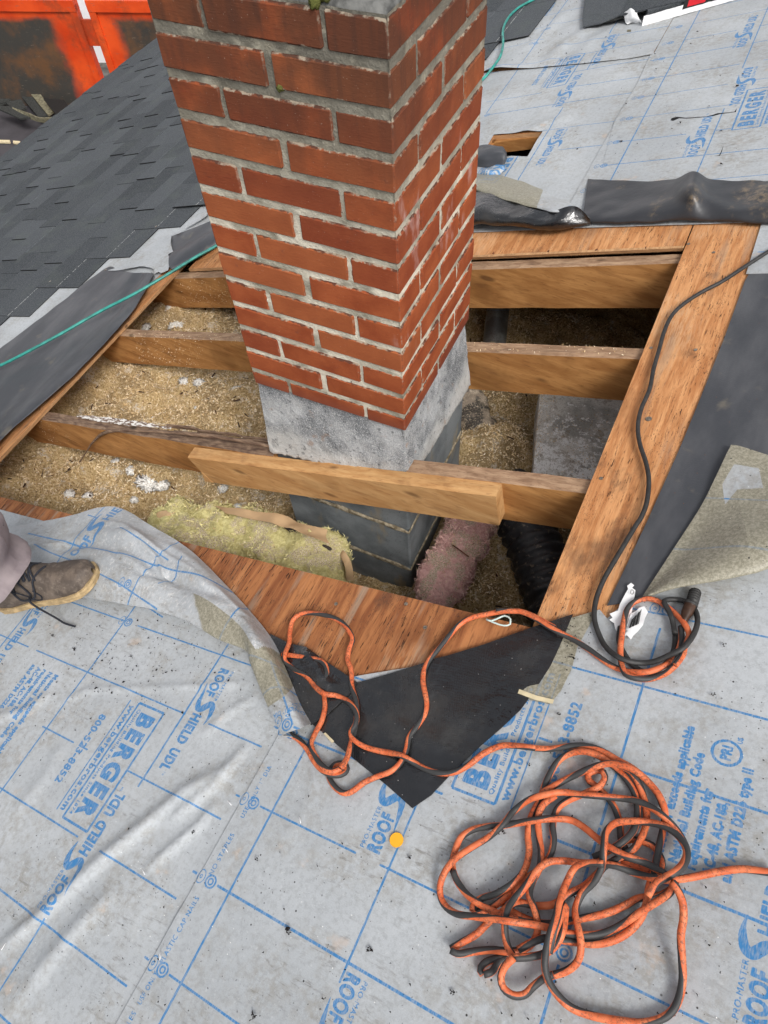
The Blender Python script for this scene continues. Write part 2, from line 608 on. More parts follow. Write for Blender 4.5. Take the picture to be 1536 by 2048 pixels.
        base = m.mix(m.math('MULTIPLY', blot, .35), base, (0.56, 0.42, 0.32))
        # worn ink: speckled with fine cross-hatch
        hat = m.noise(m.scale(p, (420, 90, 90)), 1.0, 2)
        wear = m.step(m.noise(p, 30, 6, .75), .72, .60)
        k = m.math('MULTIPLY', m.math('MULTIPLY', m.step(ink, .10, .60), .97), wear)
        k = m.math('MULTIPLY', k, m.math('ADD', .55, m.math('MULTIPLY', m.step(hat, .30, .62), .45)))
        if tan:
            tn = m.attr('tan')
            w = m.step(m.math('ADD', tn, m.math('MULTIPLY', m.math('SUBTRACT', m.noise(p, 30, 5), .5), .30)), .42, .58)
            tcol = m.mix(m.step(m.noise(p, 170, 6, .8), .40, .62), (0.20, 0.185, 0.135), (0.34, 0.318, 0.25))
            base = m.mix(w, base, tcol)
            wh = m.math('MULTIPLY', m.attr('scuff'), m.step(m.noise(m.scale(p, (190, 70, 190)), 1.0, 6, .75), .53, .62))
            base = m.mix(m.math('MULTIPLY', m.math('MULTIPLY', wh, m.math('SUBTRACT', 1.0, w)), .55), base, (0.70, .67, .64))
            k = m.math('MULTIPLY', k, m.math('SUBTRACT', 1.0, m.math('MULTIPLY', w, .75)))
        c = m.mix(k, base, (0.028, 0.175, 0.40))
        sp = m.math('MULTIPLY', m.step(m.vor(p, 42), .085, .05), m.step(m.noise(p, 6, 3), .45, .62))
        c = m.mix(sp, c, (0.03, .028, .027))
        sp2 = m.math('MULTIPLY', m.step(m.vor(p, 120), .16, .10), m.step(m.noise(p, 11, 3), .50, .66))
        c = m.mix(sp2, c, (0.06, .055, .05))
        wsp = m.math('MULTIPLY', m.step(m.vor(m.scale(p, (1, 1, 1), (3, 1, 2)), 70), .07, .04), m.step(m.noise(p, 5, 3), .5, .6))
        c = m.mix(wsp, c, (0.8, .79, .76))
        m.color(c)
        weave = m.noise(m.scale(p, (500, 500, 500)), 1.0, 2)
        m.bump(m.math('ADD', m.math('MULTIPLY', m.noise(p, 45, 4), 1.2), m.math('MULTIPLY', weave, .35)), .35, .002)
        return m.m
    D['sheet'] = sheetmat('underlayment', True)
    D['flap'] = sheetmat('underlayment_flap', True, True)
    bpy.data.materials['underlayment_flap'].node_tree.nodes['Principled BSDF'].inputs['Roughness'].default_value = .42

    # --- rubber membrane
    m = Mat('membrane', 0.38, 0.8); p = m.pos()
    sx = m.sep(p)
    gx = m.math('ABSOLUTE', m.math('SINE', m.math('MULTIPLY', m.math('ADD', sx[0], m.math('MULTIPLY', sx[1], .5)), 900)))
    gy = m.math('ABSOLUTE', m.math('SINE', m.math('MULTIPLY', m.math('SUBTRACT', sx[1], m.math('MULTIPLY', sx[0], .5)), 900)))
    grid = m.math('MAXIMUM', m.math('POWER', gx, 3.0), m.math('POWER', gy, 3.0))
    dust = m.step(m.noise(p, 6, 6, .65), .45, .72)
    c = m.mix(m.math('MULTIPLY', dust, .5), (0.009, 0.0095, 0.011), (0.042, 0.038, 0.032))
    c = m.mix(m.math('MULTIPLY', grid, .05), c, (0.08, .08, .085))
    c = m.mix(m.step(m.vor(p, 60), .06, .03), c, (0.4, .38, .35))
    m.color(c); m.rough(m.math('ADD', .15, m.math('MULTIPLY', dust, .35)))
    m.bump(m.math('ADD', m.math('MULTIPLY', m.math('MULTIPLY', grid, .22), m.step(m.noise(p, 9, 2), .40, .6)), m.math('MULTIPLY', m.noise(p, 26, 4), 4.5)), .6, .0018)
    D['membrane'] = m.m
    m = Mat('membrane_grey', 0.5, 0.45); p = m.pos()
    dust = m.step(m.noise(m.scale(p, (8, 3, 8)), 1.0, 6, .6), .42, .7)
    c = m.mix(dust, (0.046, 0.049, 0.056), (0.090, 0.092, 0.099))
    c = m.mix(m.math('MULTIPLY', m.step(m.noise(p, 13, 5), .6, .74), .5), c, (0.19, .165, .125))
    c = m.mix(m.step(m.vor(p, 40), .05, .03), c, (0.12, .05, .03))
    m.color(c); m.bump(m.math('ADD', m.noise(p, 320, 2), m.math('MULTIPLY', m.noise(p, 12, 3), 3)), .3, .001)
    D['membrane_grey'] = m.m
    m = Mat('membrane_dirty', 0.42, 0.5); p = m.pos()
    dust = m.math('MULTIPLY', m.math('MULTIPLY', m.step(m.noise(m.scale(p, (7, 4, 7)), 1.0, 6, .7), .52, .68), m.step(m.noise(p, 50, 6, .75), .42, .6)), .8)
    c = m.mix(dust, (0.030, 0.031, 0.035), (0.24, 0.175, 0.105))
    m.color(c); m.bump(m.noise(p, 60, 4), .4, .002)
    D['membrane_dirty'] = m.m

    # --- asphalt shingle
    m = Mat('asphalt_shingle', 0.92, 0.2); p = m.pos(); o = m.tc('Object'); r = m.rand()
    n1 = m.noise(p, 260, 4, .9); n2 = m.noise(p, 9, 4)
    tone = m.mix(r, (0.018, 0.022, 0.026), (0.062, 0.069, 0.076))
    c = m.mix(m.math('MULTIPLY', m.step(n1, .44, .60), .60), tone, (0.15, 0.16, 0.17))
    c = m.mix(m.math('MULTIPLY', m.step(n1, .50, .32), .5), c, (0.025, .027, .03))
    c = m.mix(m.math('MULTIPLY', m.step(n2, .5, .7), .25), c, (0.10, .115, .10))
    s = m.sep(o)
    ln = m.math('MULTIPLY', m.step(m.math('ABSOLUTE', m.math('ADD', s[0], .002)), .0022, .0010), m.step(m.noise(m.scale(p, (5, 160, 5)), 1.0, 1), .47, .53))
    c = m.mix(m.math('MULTIPLY', ln, .8), c, (0.6, .6, .58))
    m.color(c); m.bump(n1, .7, .0015)
    D['shingle'] = m.m
    D['shingle_edge'] = mat_plain('shingle_cut_edge', (0.012, .012, .013), .9)

    # --- cords
    def cord(name, twist, duty):
        m = Mat(name, 0.55, 0.35); uv = m.sep(m.tc('UV')); p = m.pos()
        wob = m.math('MULTIPLY', m.noise(p, 7, 2), .8)
        ph = m.math('FRACT', m.math('ADD', m.math('ADD', uv[1], m.math('MULTIPLY', uv[0], twist)), wob))
        tri = m.math('ABSOLUTE', m.math('SUBTRACT', ph, .5))
        blk = m.step(tri, duty + .012, duty - .012)
        sc = m.math('MULTIPLY', m.step(m.noise(p, 240, 5, .75), .48, .60), m.step(m.noise(p, 24, 3), .34, .50))
        org = m.mix(m.step(m.noise(p, 60, 4), .35, .7), (0.55, 0.115, 0.038), (0.68, 0.190, 0.078))
        org = m.mix(m.math('MULTIPLY', sc, .75), org, (0.12, .04, .025))
        c = m.mix(blk, org, (0.038, 0.038, 0.038))
        m.color(c); m.bump(m.noise(p, 200, 3), .25, .0008)
        return m.m
    D['cord'] = cord('orange_cord', 4.6, .19)
    D['black_cord'] = mat_plain('black_rubber', (0.034, .033, .032), .55, .2, 80, .3, .4)
    D['hose'] = mat_plain('teal_hose', (0.03, .30, .25), .45, .25, 30, .1, .5)
    D['hose_pale'] = D['hose']
    # --- attic
    m = Mat('loose_fill', 1.0, 0.05); p = m.pos()
    n1 = m.noise(p, 130, 6, .85); n2 = m.noise(p, 7, 4)
    c = m.ramp(n1, [(0.34, (0.10, .055, .022)), (0.44, (0.48, .32, .14)), (0.55, (0.72, .54, .29)), (0.68, (0.90, .78, .55))])
    c = m.mix(m.math('MULTIPLY', m.step(n2, .45, .62), .45), c, (0.20, .14, .085))
    c = m.mix(m.math('MULTIPLY', m.math('MULTIPLY', m.step(m.noise(p, 15, 5), .56, .66), m.step(m.noise(p, 90, 4), .42, .56)), .65), c, (0.86, .80, .70))
    m.color(c); m.bump(n1, 1.0, .012)
    D['fill'] = m.m
    m = Mat('fill_flake', 0.9, 0.1); r = m.attr('tone')
    m.color(m.ramp(r, [(0.0, (0.12, .07, .04)), (0.2, (0.52, .35, .17)), (0.55, (0.80, .61, .36)), (1.0, (0.94, .85, .68))]))
    D['flake'] = m.m
    m = Mat('white_fluff', 1.0, 0.0); p = m.pos(); n1 = m.noise(p, 160, 4)
    m.color(m.mix(m.step(n1, .4, .6), (0.68, .64, .57), (0.90, .88, .84))); m.bump(n1, 1, .006)
    D['fluff'] = m.m

    def glass(name, a, b2, dirt):
        m = Mat(name, 1.0, 0.0); p = m.pos()
        n1 = m.noise(m.scale(p, (60, 60, 60)), 1.0, 6, .8, .8); n2 = m.noise(p, 260, 3, .8)
        c = m.mix(m.step(n1, .35, .65), a, b2)
        up = m.sep(m.node('ShaderNodeNewGeometry').outputs['Normal'])[2]
        g = m.math('MULTIPLY', m.step(n2, .42, .50), m.step(m.math('ADD', m.noise(p, 17, 4), m.math('MULTIPLY', up, .16)), .60, .70))
        dc = m.ramp(m.noise(p, 420, 2), [(0.3, (0.22, .16, .10)), (0.5, (0.52, .42, .29)), (0.7, (0.8, .72, .58))])
        c = m.mix(m.math('MULTIPLY', g, dirt), c, dc)
        m.color(c); m.bump(m.math('ADD', n1, n2), 1.0, .006)
        return m.m
    D['yellow'] = glass('yellow_fibreglass', (0.48, .41, .16), (0.74, .68, .34), 1.0)
    D['pink'] = glass('pink_fibreglass', (0.62, .32, .29), (0.86, .56, .52), 1.0)
    D['yellow_fibre'] = mat_plain('yellow_fibres', (0.72, .65, .32), 1.0, .15, 90, 0)
    D['pink_fibre'] = mat_plain('pink_fibres', (0.86, .56, .50), 1.0, .15, 90, 0)
    D['debris_brown'] = mat_plain('brown_debris', (0.085, .048, .030), .95, .3, 60, .3)
    D['kraft'] = mat_plain('kraft_paper', (0.50, .34, .19), .8, .12, 14, .4)
    D['kraft_dark'] = mat_plain('tarred_paper', (0.04, .032, .028), .8, .3, 60, .6)
    m = Mat('black_poly', .33, .5); p = m.pos()
    n = m.noise(m.scale(p, (34, 8, 34)), 1.0, 6, .7, .8)
    m.color(m.mix(m.step(m.noise(p, 60, 5), .58, .70), (0.030, .030, .032), (0.22, .18, .13)))
    m.bump(n, .7, .006)
    D['poly'] = m.m
    m = Mat('galvanised', .42, .5, .75); p = m.pos()
    n = m.noise(p, 9, 5)
    c = m.mix(m.step(n, .4, .6), (0.30, .30, .29), (0.52, .52, .50))
    c = m.mix(m.math('MULTIPLY', m.step(m.noise(p, 140, 5, .7), .50, .62), .55), c, (0.22, .17, .11))
    m.color(c); m.bump(n, .2, .004)
    D['galv'] = m.m
    m = Mat('dusty_plastic', .55, .4); p = m.pos()
    c = m.mix(m.step(m.noise(p, 16, 5), .45, .58), (0.09, .08, .07), (0.42, .34, .26))
    c = m.mix(m.step(m.noise(p, 170, 4, .8), .52, .60), c, (0.62, .52, .38))
    m.color(c); m.bump(m.noise(p, 60, 5), .8, .006)
    D['poly_dusty'] = m.m
    m = Mat('duct_board', .7, .3, 0.0); p = m.pos()
    c = m.mix(m.step(m.math('ADD', m.noise(p, 8, 5), m.math('MULTIPLY', m.sep(p)[0], -.5)), .22, .42), (0.40, .385, .35), (0.74, .71, .65))  # paler towards the left: the lit side is painted into the colour
    c = m.mix(m.step(m.math('ADD', m.noise(p, 26, 6, .75), m.math('MULTIPLY', m.sep(p)[1], -.55)), .145, .19), c, (0.95, .94, .91))  # white residue, gathered at the near end to paint the skylight there
    c = m.mix(m.math('MULTIPLY', m.step(m.noise(p, 17, 6, .75), .54, .62), .6), c, (0.30, .23, .15))
    c = m.mix(m.math('MULTIPLY', m.step(m.noise(p, 190, 4, .8), .52, .62), .6), c, (0.20, .155, .10))
    m.color(c); m.bump(m.noise(p, 90, 4), .5, .003)
    D['ductbox'] = m.m

    # --- dump container
    m = Mat('orange_paint', .5, .4); p = m.pos(); uv = m.sep(m.tc('UV'))
    d = m.math('MINIMUM', m.math('MINIMUM', uv[0], m.math('SUBTRACT', 1.0, uv[0])), uv[1])
    d = m.math('ADD', m.math('MULTIPLY', d, 1.0), m.math('MULTIPLY', m.math('SUBTRACT', m.noise(p, 4, 5), .5), .12))
    # worn patch: from the floor up to near the top, away from the side edges
    top = m.math('SUBTRACT', 1.0, uv[1])
    dd = m.math('MINIMUM', m.math('SUBTRACT', 1.0, uv[0]), m.math('MULTIPLY', top, 1.0))
    dd = m.math('MINIMUM', dd, m.math('ADD', uv[0], m.attr('openleft')))
    dd = m.math('ADD', dd, m.math('MULTIPLY', m.math('SUBTRACT', m.noise(p, 5, 5), .5), .10))
    w = m.step(dd, .085, .165)
    orange = m.mix(m.step(m.noise(p, 3, 3), .3, .7), (0.56, .045, .006), (0.74, .085, .014))
    sc = m.math('MULTIPLY', m.step(m.noise(m.scale(p, (9, 9, 45)), 1.0, 6, .7), .60, .66), .6)
    orange = m.mix(sc, orange, (0.34, .10, .06))
    orange = m.mix(m.math('MULTIPLY', m.step(m.noise(p, 2.5, 6, .7), .50, .68), .55), orange, (0.14, .045, .02))
    dark = m.mix(m.step(m.noise(m.scale(p, (2.2, 2.2, 2.2)), 1.0, 6, .7), .40, .68), (0.040, .037, .032), (0.13, .060, .024))
    dark = m.mix(m.math('MULTIPLY', m.step(m.noise(m.scale(p, (12, 12, 60)), 1.0, 6, .75), .62, .68), .5), dark, (0.28, .23, .17))
    m.color(m.mix(w, orange, dark)); m.rough(m.math('ADD', .45, m.math('MULTIPLY', w, .3)))
    D['orange'] = m.m
    D['dark_floor'] = mat_plain('container_floor', (0.065, .060, .066), .8, .15, 5, .2)
    D['white_wall'] = mat_plain('white_siding', (0.80, .78, .80), .7, .03, 3, 0)
    D['wrap_white'] = mat_plain('white_wrapper', (0.82, .82, .82), .45, .04, 40, .3)
    D['wrap_black'] = mat_plain('black_print', (0.02, .02, .02), .45, .04, 40, .1)
    D['wrap_red'] = mat_plain('red_print', (0.62, .02, .03), .45, .04, 40, .1)
    D['wrap_yellow'] = mat_plain('yellow_print', (0.85, .50, .02), .45, .04, 40, .1)
    D['debris_tan'] = mat_plain('torn_felt_back', (0.22, .20, .13), .9, .25, 30, .5)
    D['debris_dark'] = mat_plain('torn_shingle', (0.05, .052, .048), .9, .3, 60, .6)
    D['crumb'] = mat_plain('tar_crumb', (0.018, .015, .014), .9, .3, 200, .3)
    D['yellow_cap'] = mat_plain('orange_yellow_plastic', (0.86, .42, .03), .4, .04, 40, .05)
    D['steel'] = mat_plain('nail_steel', (0.35, .30, .24), .45, .3, 200, .1, .5, .6)
    D['splint'] = mat_plain('pale_splinter', (0.66, .56, .36), .8, .1, 60, .3)
    D['string'] = mat_plain('pale_string', (0.55, .66, .62), .7, .1, 60, .1)
    D['chip'] = D['splint']
    # --- person
    m = Mat('worn_leather', .62, .35); p = m.pos()
    n1 = m.noise(p, 26, 6, .65); n2 = m.noise(p, 9, 3)
    c = m.mix(m.step(n1, .38, .62), (0.065, .050, .040), (0.125, .097, .076))
    c = m.mix(m.math('MULTIPLY', m.step(m.noise(p, 60, 6, .8), .50, .68), .45), c, (0.23, .19, .155))
    m.color(c); m.bump(m.math('ADD', n1, m.noise(p, 180, 3)), .5, .0015)
    D['leather'] = m.m
    D['lace'] = mat_plain('dark_lace', (0.022, .024, .032), .85, .2, 300, .5)
    D['collar'] = mat_plain('padded_collar', (0.018, .020, .026), .8, .2, 60, .4)
    D['sole'] = mat_plain('cream_rubber', (0.50, .36, .19), .7, .25, 60, .4)
    m = Mat('trouser_cloth', .9, .15); p = m.pos()
    n1 = m.noise(m.scale(p, (14, 14, 5)), 1.0, 5)
    c = m.mix(m.step(n1, .3, .7), (0.20, .165, .175), (0.33, .28, .285))
    c = m.mix(m.step(m.noise(p, 42, 4), .70, .74), c, (0.05, .045, .05))
    m.color(c); m.bump(m.math('ADD', m.math('MULTIPLY', n1, 3), m.noise(p, 700, 2)), .4, .0015)
    D['cloth'] = m.m
    D['ground'] = mat_plain('gravel_yard', (0.13, .125, .115), .95, .3, 6, .5)
    D['siding'] = mat_plain('house_siding', (0.55, .54, .50), .7, .06, 3, .1)
    D['fascia'] = mat_plain('fascia_board', (0.70, .69, .66), .6, .05, 8, .1)
    D['felt'] = mat_plain('black_felt', (0.02, .019, .02), .95, .3, 40, .3)
    D['amber'] = mat_plain('dirty_amber_plastic', (0.060, .030, .018), .4, .3, 90, .3)
    D['rust'] = mat_plain('rusty_wire', (0.16, .055, .03), .8, .3, 90, .4)
    return D

# ------------------------------------------------------------------ the blue print on the underlayment (flat print, drawn here)
PX0, PY0, PX1, PY1, TEX = -1.0, -1.45, 1.0, 2.95, 0.0012
NX, NY = int((PX1 - PX0) / TEX), int((PY1 - PY0) / TEX)
SS = 2
canvas = np.zeros((NY * SS, NX * SS), dtype=bool)


def tri_fill(pts, value=True):
    """pts: n x 3 x 2 plan coordinates"""
    q = (np.asarray(pts) - np.array([PX0, PY0])) / TEX * SS
    for t in q:
        x0, y0 = np.floor(t.min(0)).astype(int)
        x1, y1 = np.ceil(t.max(0)).astype(int) + 1
        x0, y0 = max(x0, 0), max(y0, 0)
        x1, y1 = min(x1, NX * SS), min(y1, NY * SS)
        if x1 <= x0 or y1 <= y0: continue
        X, Y = np.meshgrid(np.arange(x0, x1) + .5, np.arange(y0, y1) + .5)
        a, b, c = t
        w0 = (b[0] - a[0]) * (Y - a[1]) - (b[1] - a[1]) * (X - a[0])
        w1 = (c[0] - b[0]) * (Y - b[1]) - (c[1] - b[1]) * (X - b[0])
        w2 = (a[0] - c[0]) * (Y - c[1]) - (a[1] - c[1]) * (X - c[0])
        m = ((w0 >= 0) & (w1 >= 0) & (w2 >= 0)) | ((w0 <= 0) & (w1 <= 0) & (w2 <= 0))
        s = canvas[y0:y1, x0:x1]
        s[m] = value


_glyph = {}


def glyph_tris(text, off=0.0, sp=1.0):
    key = (text, off, sp)
    if key in _glyph: return _glyph[key]
    cu = bpy.data.curves.new('lettering', 'FONT')
    cu.body = text
    cu.offset = off
    cu.space_character = sp
    cu.resolution_u = 3
    ob = bpy.data.objects.new('lettering', cu)
    COL.objects.link(ob)
    dg = bpy.context.evaluated_depsgraph_get()
    me = ob.evaluated_get(dg).to_mesh()
    me.calc_loop_triangles()
    v = np.array([tuple(x.co)[:2] for x in me.vertices])
    t = np.array([tuple(x.vertices) for x in me.loop_triangles])
    r = v[t] if len(t) else np.zeros((0, 3, 2))
    ob.to_mesh_clear()
    bpy.data.objects.remove(ob)
    bpy.data.curves.remove(cu)
    _glyph[key] = r
    return r


CAPH = None


def text(s, p0, p1, cap, off=0.02, sp=1.12):
    """s written along p0 -> p1 (plan coordinates), capitals `cap` high"""
    global CAPH
    if CAPH is None:
        h = glyph_tris('H')
        CAPH = h[:, :, 1].max() - h[:, :, 1].min()
    g = glyph_tris(s, off, sp).copy()
    p0, p1 = np.array(p0), np.array(p1)
    L = np.linalg.norm(p1 - p0)
    ux = (p1 - p0) / L
    uy = np.array([-ux[1], ux[0]])
    xmin, xmax = g[:, :, 0].min(), g[:, :, 0].max()
    lx = (g[:, :, 0] - xmin) / (xmax - xmin) * L
    ly = g[:, :, 1] / CAPH * cap
    tri_fill(p0 + lx[..., None] * ux + ly[..., None] * uy)


def line(p0, p1, w=0.0032):
    p0, p1 = np.array(p0, float), np.array(p1, float)
    d = (p1 - p0) / max(np.linalg.norm(p1 - p0), 1e-6)
    n = np.array([-d[1], d[0]]) * w / 2
    tri_fill([[p0 - n, p1 - n, p1 + n], [p0 - n, p1 + n, p0 + n]])


def ring(c, r0, r1, sx=1.0, sy=1.0, n=28):
    a = np.linspace(0, 2 * math.pi, n + 1)
    for i in range(n):
        q = [np.array([c[0] + r * math.cos(t) * sx, c[1] + r * math.sin(t) * sy]) for r, t in ((r0, a[i]), (r1, a[i]), (r1, a[i + 1]), (r0, a[i + 1]))]
        tri_fill([[q[0], q[1], q[2]], [q[0], q[2], q[3]]])


def big_s(o, ux, uy, k):
    """swept S with long pointed ends, measured in millimetres from the start of the word"""
    pts = [(124, 38, 0), (109, 40, 5), (95, 39, 9.5), (82, 34, 12.5), (79, 26, 13.5), (86, 19, 14), (94, 12, 13.5), (95, 4, 12.5), (86, -2, 10.5), (70, -5, 7), (54, -7, 3.5), (37, -9, 0)]
    c = np.array(cat_rom(pts, 1.5))
    P2 = np.array([np.array(o) + ux * a * .001 * k + uy * b * .001 * k for a, b, _ in c])
    d = np.gradient(P2, axis=0)
    d /= np.linalg.norm(d, axis=1)[:, None]
    n = np.c_[-d[:, 1], d[:, 0]] * (np.clip(c[:, 2], 0, 99) * .0005 * k)[:, None]
    for i in range(len(c) - 1):
        a, b, e, f = P2[i] - n[i], P2[i] + n[i], P2[i + 1] + n[i + 1], P2[i + 1] - n[i + 1]
        tri_fill([[a, b, e], [a, e, f]])


def roof_shield(p0, direction, cap=0.022, L=0.236, words=True):
    """p0: start of the baseline; direction +1 reads up the slope contour (+y), -1 reads down"""
    ux = np.array([0, direction], float)
    uy = np.array([-direction, 0], float)
    if not isinstance(direction, (int, float)):
        ux = np.array(direction); uy = np.array([-ux[1], ux[0]])
    p0 = np.array(p0)
    k = L / .236
    at = lambda a, b=0.0: p0 + ux * a * k + uy * b * k
    text('PRO-MASTER', at(0, .0275), at(.070, .0275), .0075 * k, 0.0)
    text('ROOF', at(0), at(.064), cap * k, .040)
    big_s(at(0), ux, uy, k)
    text('HIELD', at(.107, .001), at(.172, .001), cap * k, .045)
    text('UDL', at(.184, .001), at(.229, .001), cap * k, .045)
    text('TM', at(.231, .014), at(.239, .014), .006 * k, 0.0)


def berger(x, y, direction):
    """box corner nearest the text start, top side at x (up side)"""
    s = direction
    ux = np.array([0.0, s]); uy = np.array([-s, 0.0])
    o = np.array([x, y])
    at = lambda a, b: o + ux * a + uy * b
    L, Hh = .256, .074
    c = [at(0, 0), at(L, 0), at(L, -Hh), at(0, -Hh)]
    for i, w in ((0, .0042), (1, .0042), (2, .0042), (3, .0042)):
        line(c[i], c[(i + 1) % 4], w)
    text('BERGER', at(.016, -.052), at(.240, -.052), .038, .052, 1.34)
    text('Quality Building Products Since 1874', at(.012, -.066), at(.244, -.066), .0075, .012)
    text('www.bergerbros.com', at(.010, -.092), at(.246, -.092), .014, .03)
    line(at(.002, -.100), at(.250, -.100), .0018)
    text('800-523-8852', at(.052, -.150), at(.208, -.150), .0165, .03)


def meets(x, y, s):
    ux = np.array([0.0, s]); uy = np.array([-s, 0.0])
    rows = [('Meets or exceeds applicable', .208), ('National Building Code', .170), ('requirements for', .120), ('AC-48, AC-188,', .108), ('and ASTM D226 type II', .168)]
    for i, (t, L) in enumerate(rows):
        o = np.array([x, y]) - uy * .0215 * i
        text(t, o, o + ux * L, .0125, .05)
    c = np.array([x, y]) - uy * .049 + ux * .182
    ring(c, .0175, .0212)
    text('PRI', c - ux * .011 - uy * .006, c + ux * .011 - uy * .006, .013, .04)
    text('US', c + ux * .020 + uy * -.017, c + ux * .030 - uy * .017, .007, .03)


def target(x, y, both=True):
    ring((x, y), .0085, .0112); ring((x, y), .0035, .0058)
    if both:
        ring((x - .022, y), .0098, .0113, .72, 1.05)
        ring((x - .022, y), .0020, .0032, .8, 1.1)


def draw_print():
    # lower right sheet --------------------------------------------------
    ys = [-1.267, -1.125, -.982, -.840, -.700, -.556, -.415, -.272]
    for i, y in enumerate(ys):
        segs = [(.098, 1.0)]
        if i in (4, 5): segs = [(.098, .395)] + ([(.57, 1.0)] if i == 4 else [(.516, .545), (.60, 1.0)])
        if i == 5: segs = [(.098, .29), (.508, .53), (.60, 1.0)]
        if i == 3: segs = [(.098, .30), (.345, .62), (.655, 1.0)]
        for a, b in segs: line((a, y), (b, y))
        line((.04, y), (.050, y)); target(.083, y)
    line((.125, -1.45), (.125, -.3))
    line((.361, -1.01), (.361, -.60)); line((.361, -1.45), (.361, -1.30))
    line((.635, -1.45), (.635, -1.0)); line((.635, -.985), (.635, -.855)); line((.635, -.822), (.635, -.66)); line((.635, -.655), (.635, -.30))
    line((.868, -1.1), (.868, -.86)); line((.868, -.56), (.868, -.30))
    target(.637, -.838, False)
    target(.640, -.262)
    roof_shield((.336, -.827), 1)
    roof_shield((.366, -.992), -1)
    berger(.405, -.684, 1)
    meets(.722, -.668, 1)
    roof_shield((.872, -.820), 1)
    # edge wording
    for a in (-1.45, -.985, -.70):
        text('NO STAPLES', (.080, a + .012), (.080, a + .085), .0085, .0)
        text('USE ONLY 1" DIA', (.080, a + .115), (.080, a + .185 + .03), .0085, .0)
    text('PLASTIC CAP NAILS', (.079, -1.118), (.079, -1.012), .0085, .0)
    text('USE ONLY', (.079, -1.180), (.079, -1.132), .0085, .0)
    text('NO STAPLES', (.079, -1.262), (.079, -1.192), .0085, .0)
    # lower left sheet ---------------------------------------------------
    for y, segs in ((-1.31, [(-1, .038)]), (-1.172, [(-1, .038)]), (-1.031, [(-1, -.225), (-.160, .038)]), (-.888, [(-.490, -.380), (-.360, -.335), (-.21, .038)]),
                    (-.744, [(-1.0, -.700), (-.668, -.163), (-.098, .038)]), (-.602, [(-1, -.47), (-.43, .038)]), (-.46, [(-1, .038)])):
        for a, b in segs: line((a, y), (b, y))
    line((-.475, -1.45), (-.475, -.30))
    line((-.166, -.905), (-.166, -.30))
    line((-.183, -1.45), (-.183, -1.165))
    line((-.790, -.80), (-.790, -.3))
    target(-.462, -.602); target(-.500, -.530)
    berger(-.213, -.760, -1)
    roof_shield((-.180, -1.158), 1)
    roof_shield((-.147, -.628), -1)
    meets(-.560, -.777, -1)
    roof_shield((-.775, -.600), -1)
    # the folded flap (lies over the sheet, above the opening edge)
    h = .05
    f = lambda u, v, hh=.055: np.array(XY(u, v, hh))
    a, b = f(148, 1112), f(262, 985)
    ux = (b - a) / np.linalg.norm(b - a)
    k = np.linalg.norm(b - a) / .17
    uy = np.array([-ux[1], ux[0]])
    text('OOF', a, a + ux * .050 * k, .022 * k, .04)
    big_s(a - ux * .012 * k, ux, uy, k)
    text('HIELD', a + ux * .096 * k, a + ux * .165 * k, .022 * k, .035)
    for q in ([(62, 1082), (96, 1100), (140, 1118), (190, 1143), (250, 1175), (312, 1216)], [(143, 1118), (128, 1142)], [(242, 1058), (300, 1095), (335, 1118)],
              [(170, 1022), (192, 1031)], [(362, 1110), (350, 1150), (318, 1170)]):
        for i in range(len(q) - 1): line(f(*q[i]), f(*q[i + 1]))
    q = [(545, 1330), (556, 1365), (570, 1400), (580, 1430), (588, 1455)]
    for i in range(len(q) - 1): line(f(*q[i], .045), f(*q[i + 1], .045))
    q = [(527, 1393), (545, 1383), (565, 1381), (590, 1381)]
    for i in range(len(q) - 1): line(f(*q[i], .045), f(*q[i + 1], .045))
    text('ONLY 1" DIA', f(606, 1416, .045), f(548, 1432, .045), .009, 0)
    # upper left sheets --------------------------------------------------
    for y, segs in ((2.66, [(-1, .046)]), (2.51, [(-1, -.49)]), (2.385, [(-.40, .046)]), (2.262, [(-1, -.33), (-.24, .046)]), (2.112, [(-.24, .046)]),
                    (1.967, [(-.55, -.32), (-.19, .046)]), (1.845, [(-.49, .046)]), (1.64, [(-.21, .046)]), (1.48, [(-.10, .046)]), (2.80, [(-1, .046)])):
        for a, b in segs: line((a, y), (b, y + .03 * 0), .0026)
    line((-.52, 2.95), (-.51, 1.86)); line((-.192, 2.95), (-.188, 2.42)); line((-.19, 2.25), (-.188, 2.11)); line((-.188, 1.81), (-.182, 1.30))
    target(-.506, 2.613); target(-.515, 2.475); target(-.63, 2.87); target(-.50, 1.845, False)
    for i in range(3): text('and ASTM D226 type II', (-.60 + .022 * i - .03, 2.95), (-.60 + .022 * i - .03, 2.80), .0125, .05)
    berger(-.240, 2.262, -1)
    roof_shield((-.196, 1.825), 1, L=.265)
    roof_shield((-.180, 2.401), -1, L=.265)
    roof_shield((-.150, 1.630), -1, L=.25)
    berger(-.240, 1.475, -1)
    # upper right sheets -------------------------------------------------
    for y, segs in ((2.66, [(.14, 1)]), (2.50, [(.14, 1)]), (2.36, [(.14, 1)]), (2.22, [(.14, .31), (.38, 1)]), (2.085, [(.05, .33), (.38, 1)]), (1.93, [(.05, .37), (.44, 1)]),
                    (1.79, [(.09, .36), (.43, 1)]), (1.64, [(.10, .42), (.50, 1)]), (1.48, [(.09, .30), (.384, .43), (.56, 1)]), (1.335, [(.09, 1)]), (1.19, [(.09, 1)]), (1.05, [(.09, 1)])):
        for a, b in segs: line((a, y), (b, y), .0026)
        target(.090, y)
    line((.137, 2.95), (.137, 1.1))
    line((.384, 2.95), (.384, 1.893)); line((.381, 1.62), (.381, 1.15))
    line((.66, 2.95), (.66, .5))
    roof_shield((.357, 1.333), 1, L=.262)
    roof_shield((.392, 1.889), -1, L=.262)
    roof_shield((.361, 2.070), 1, L=.262)
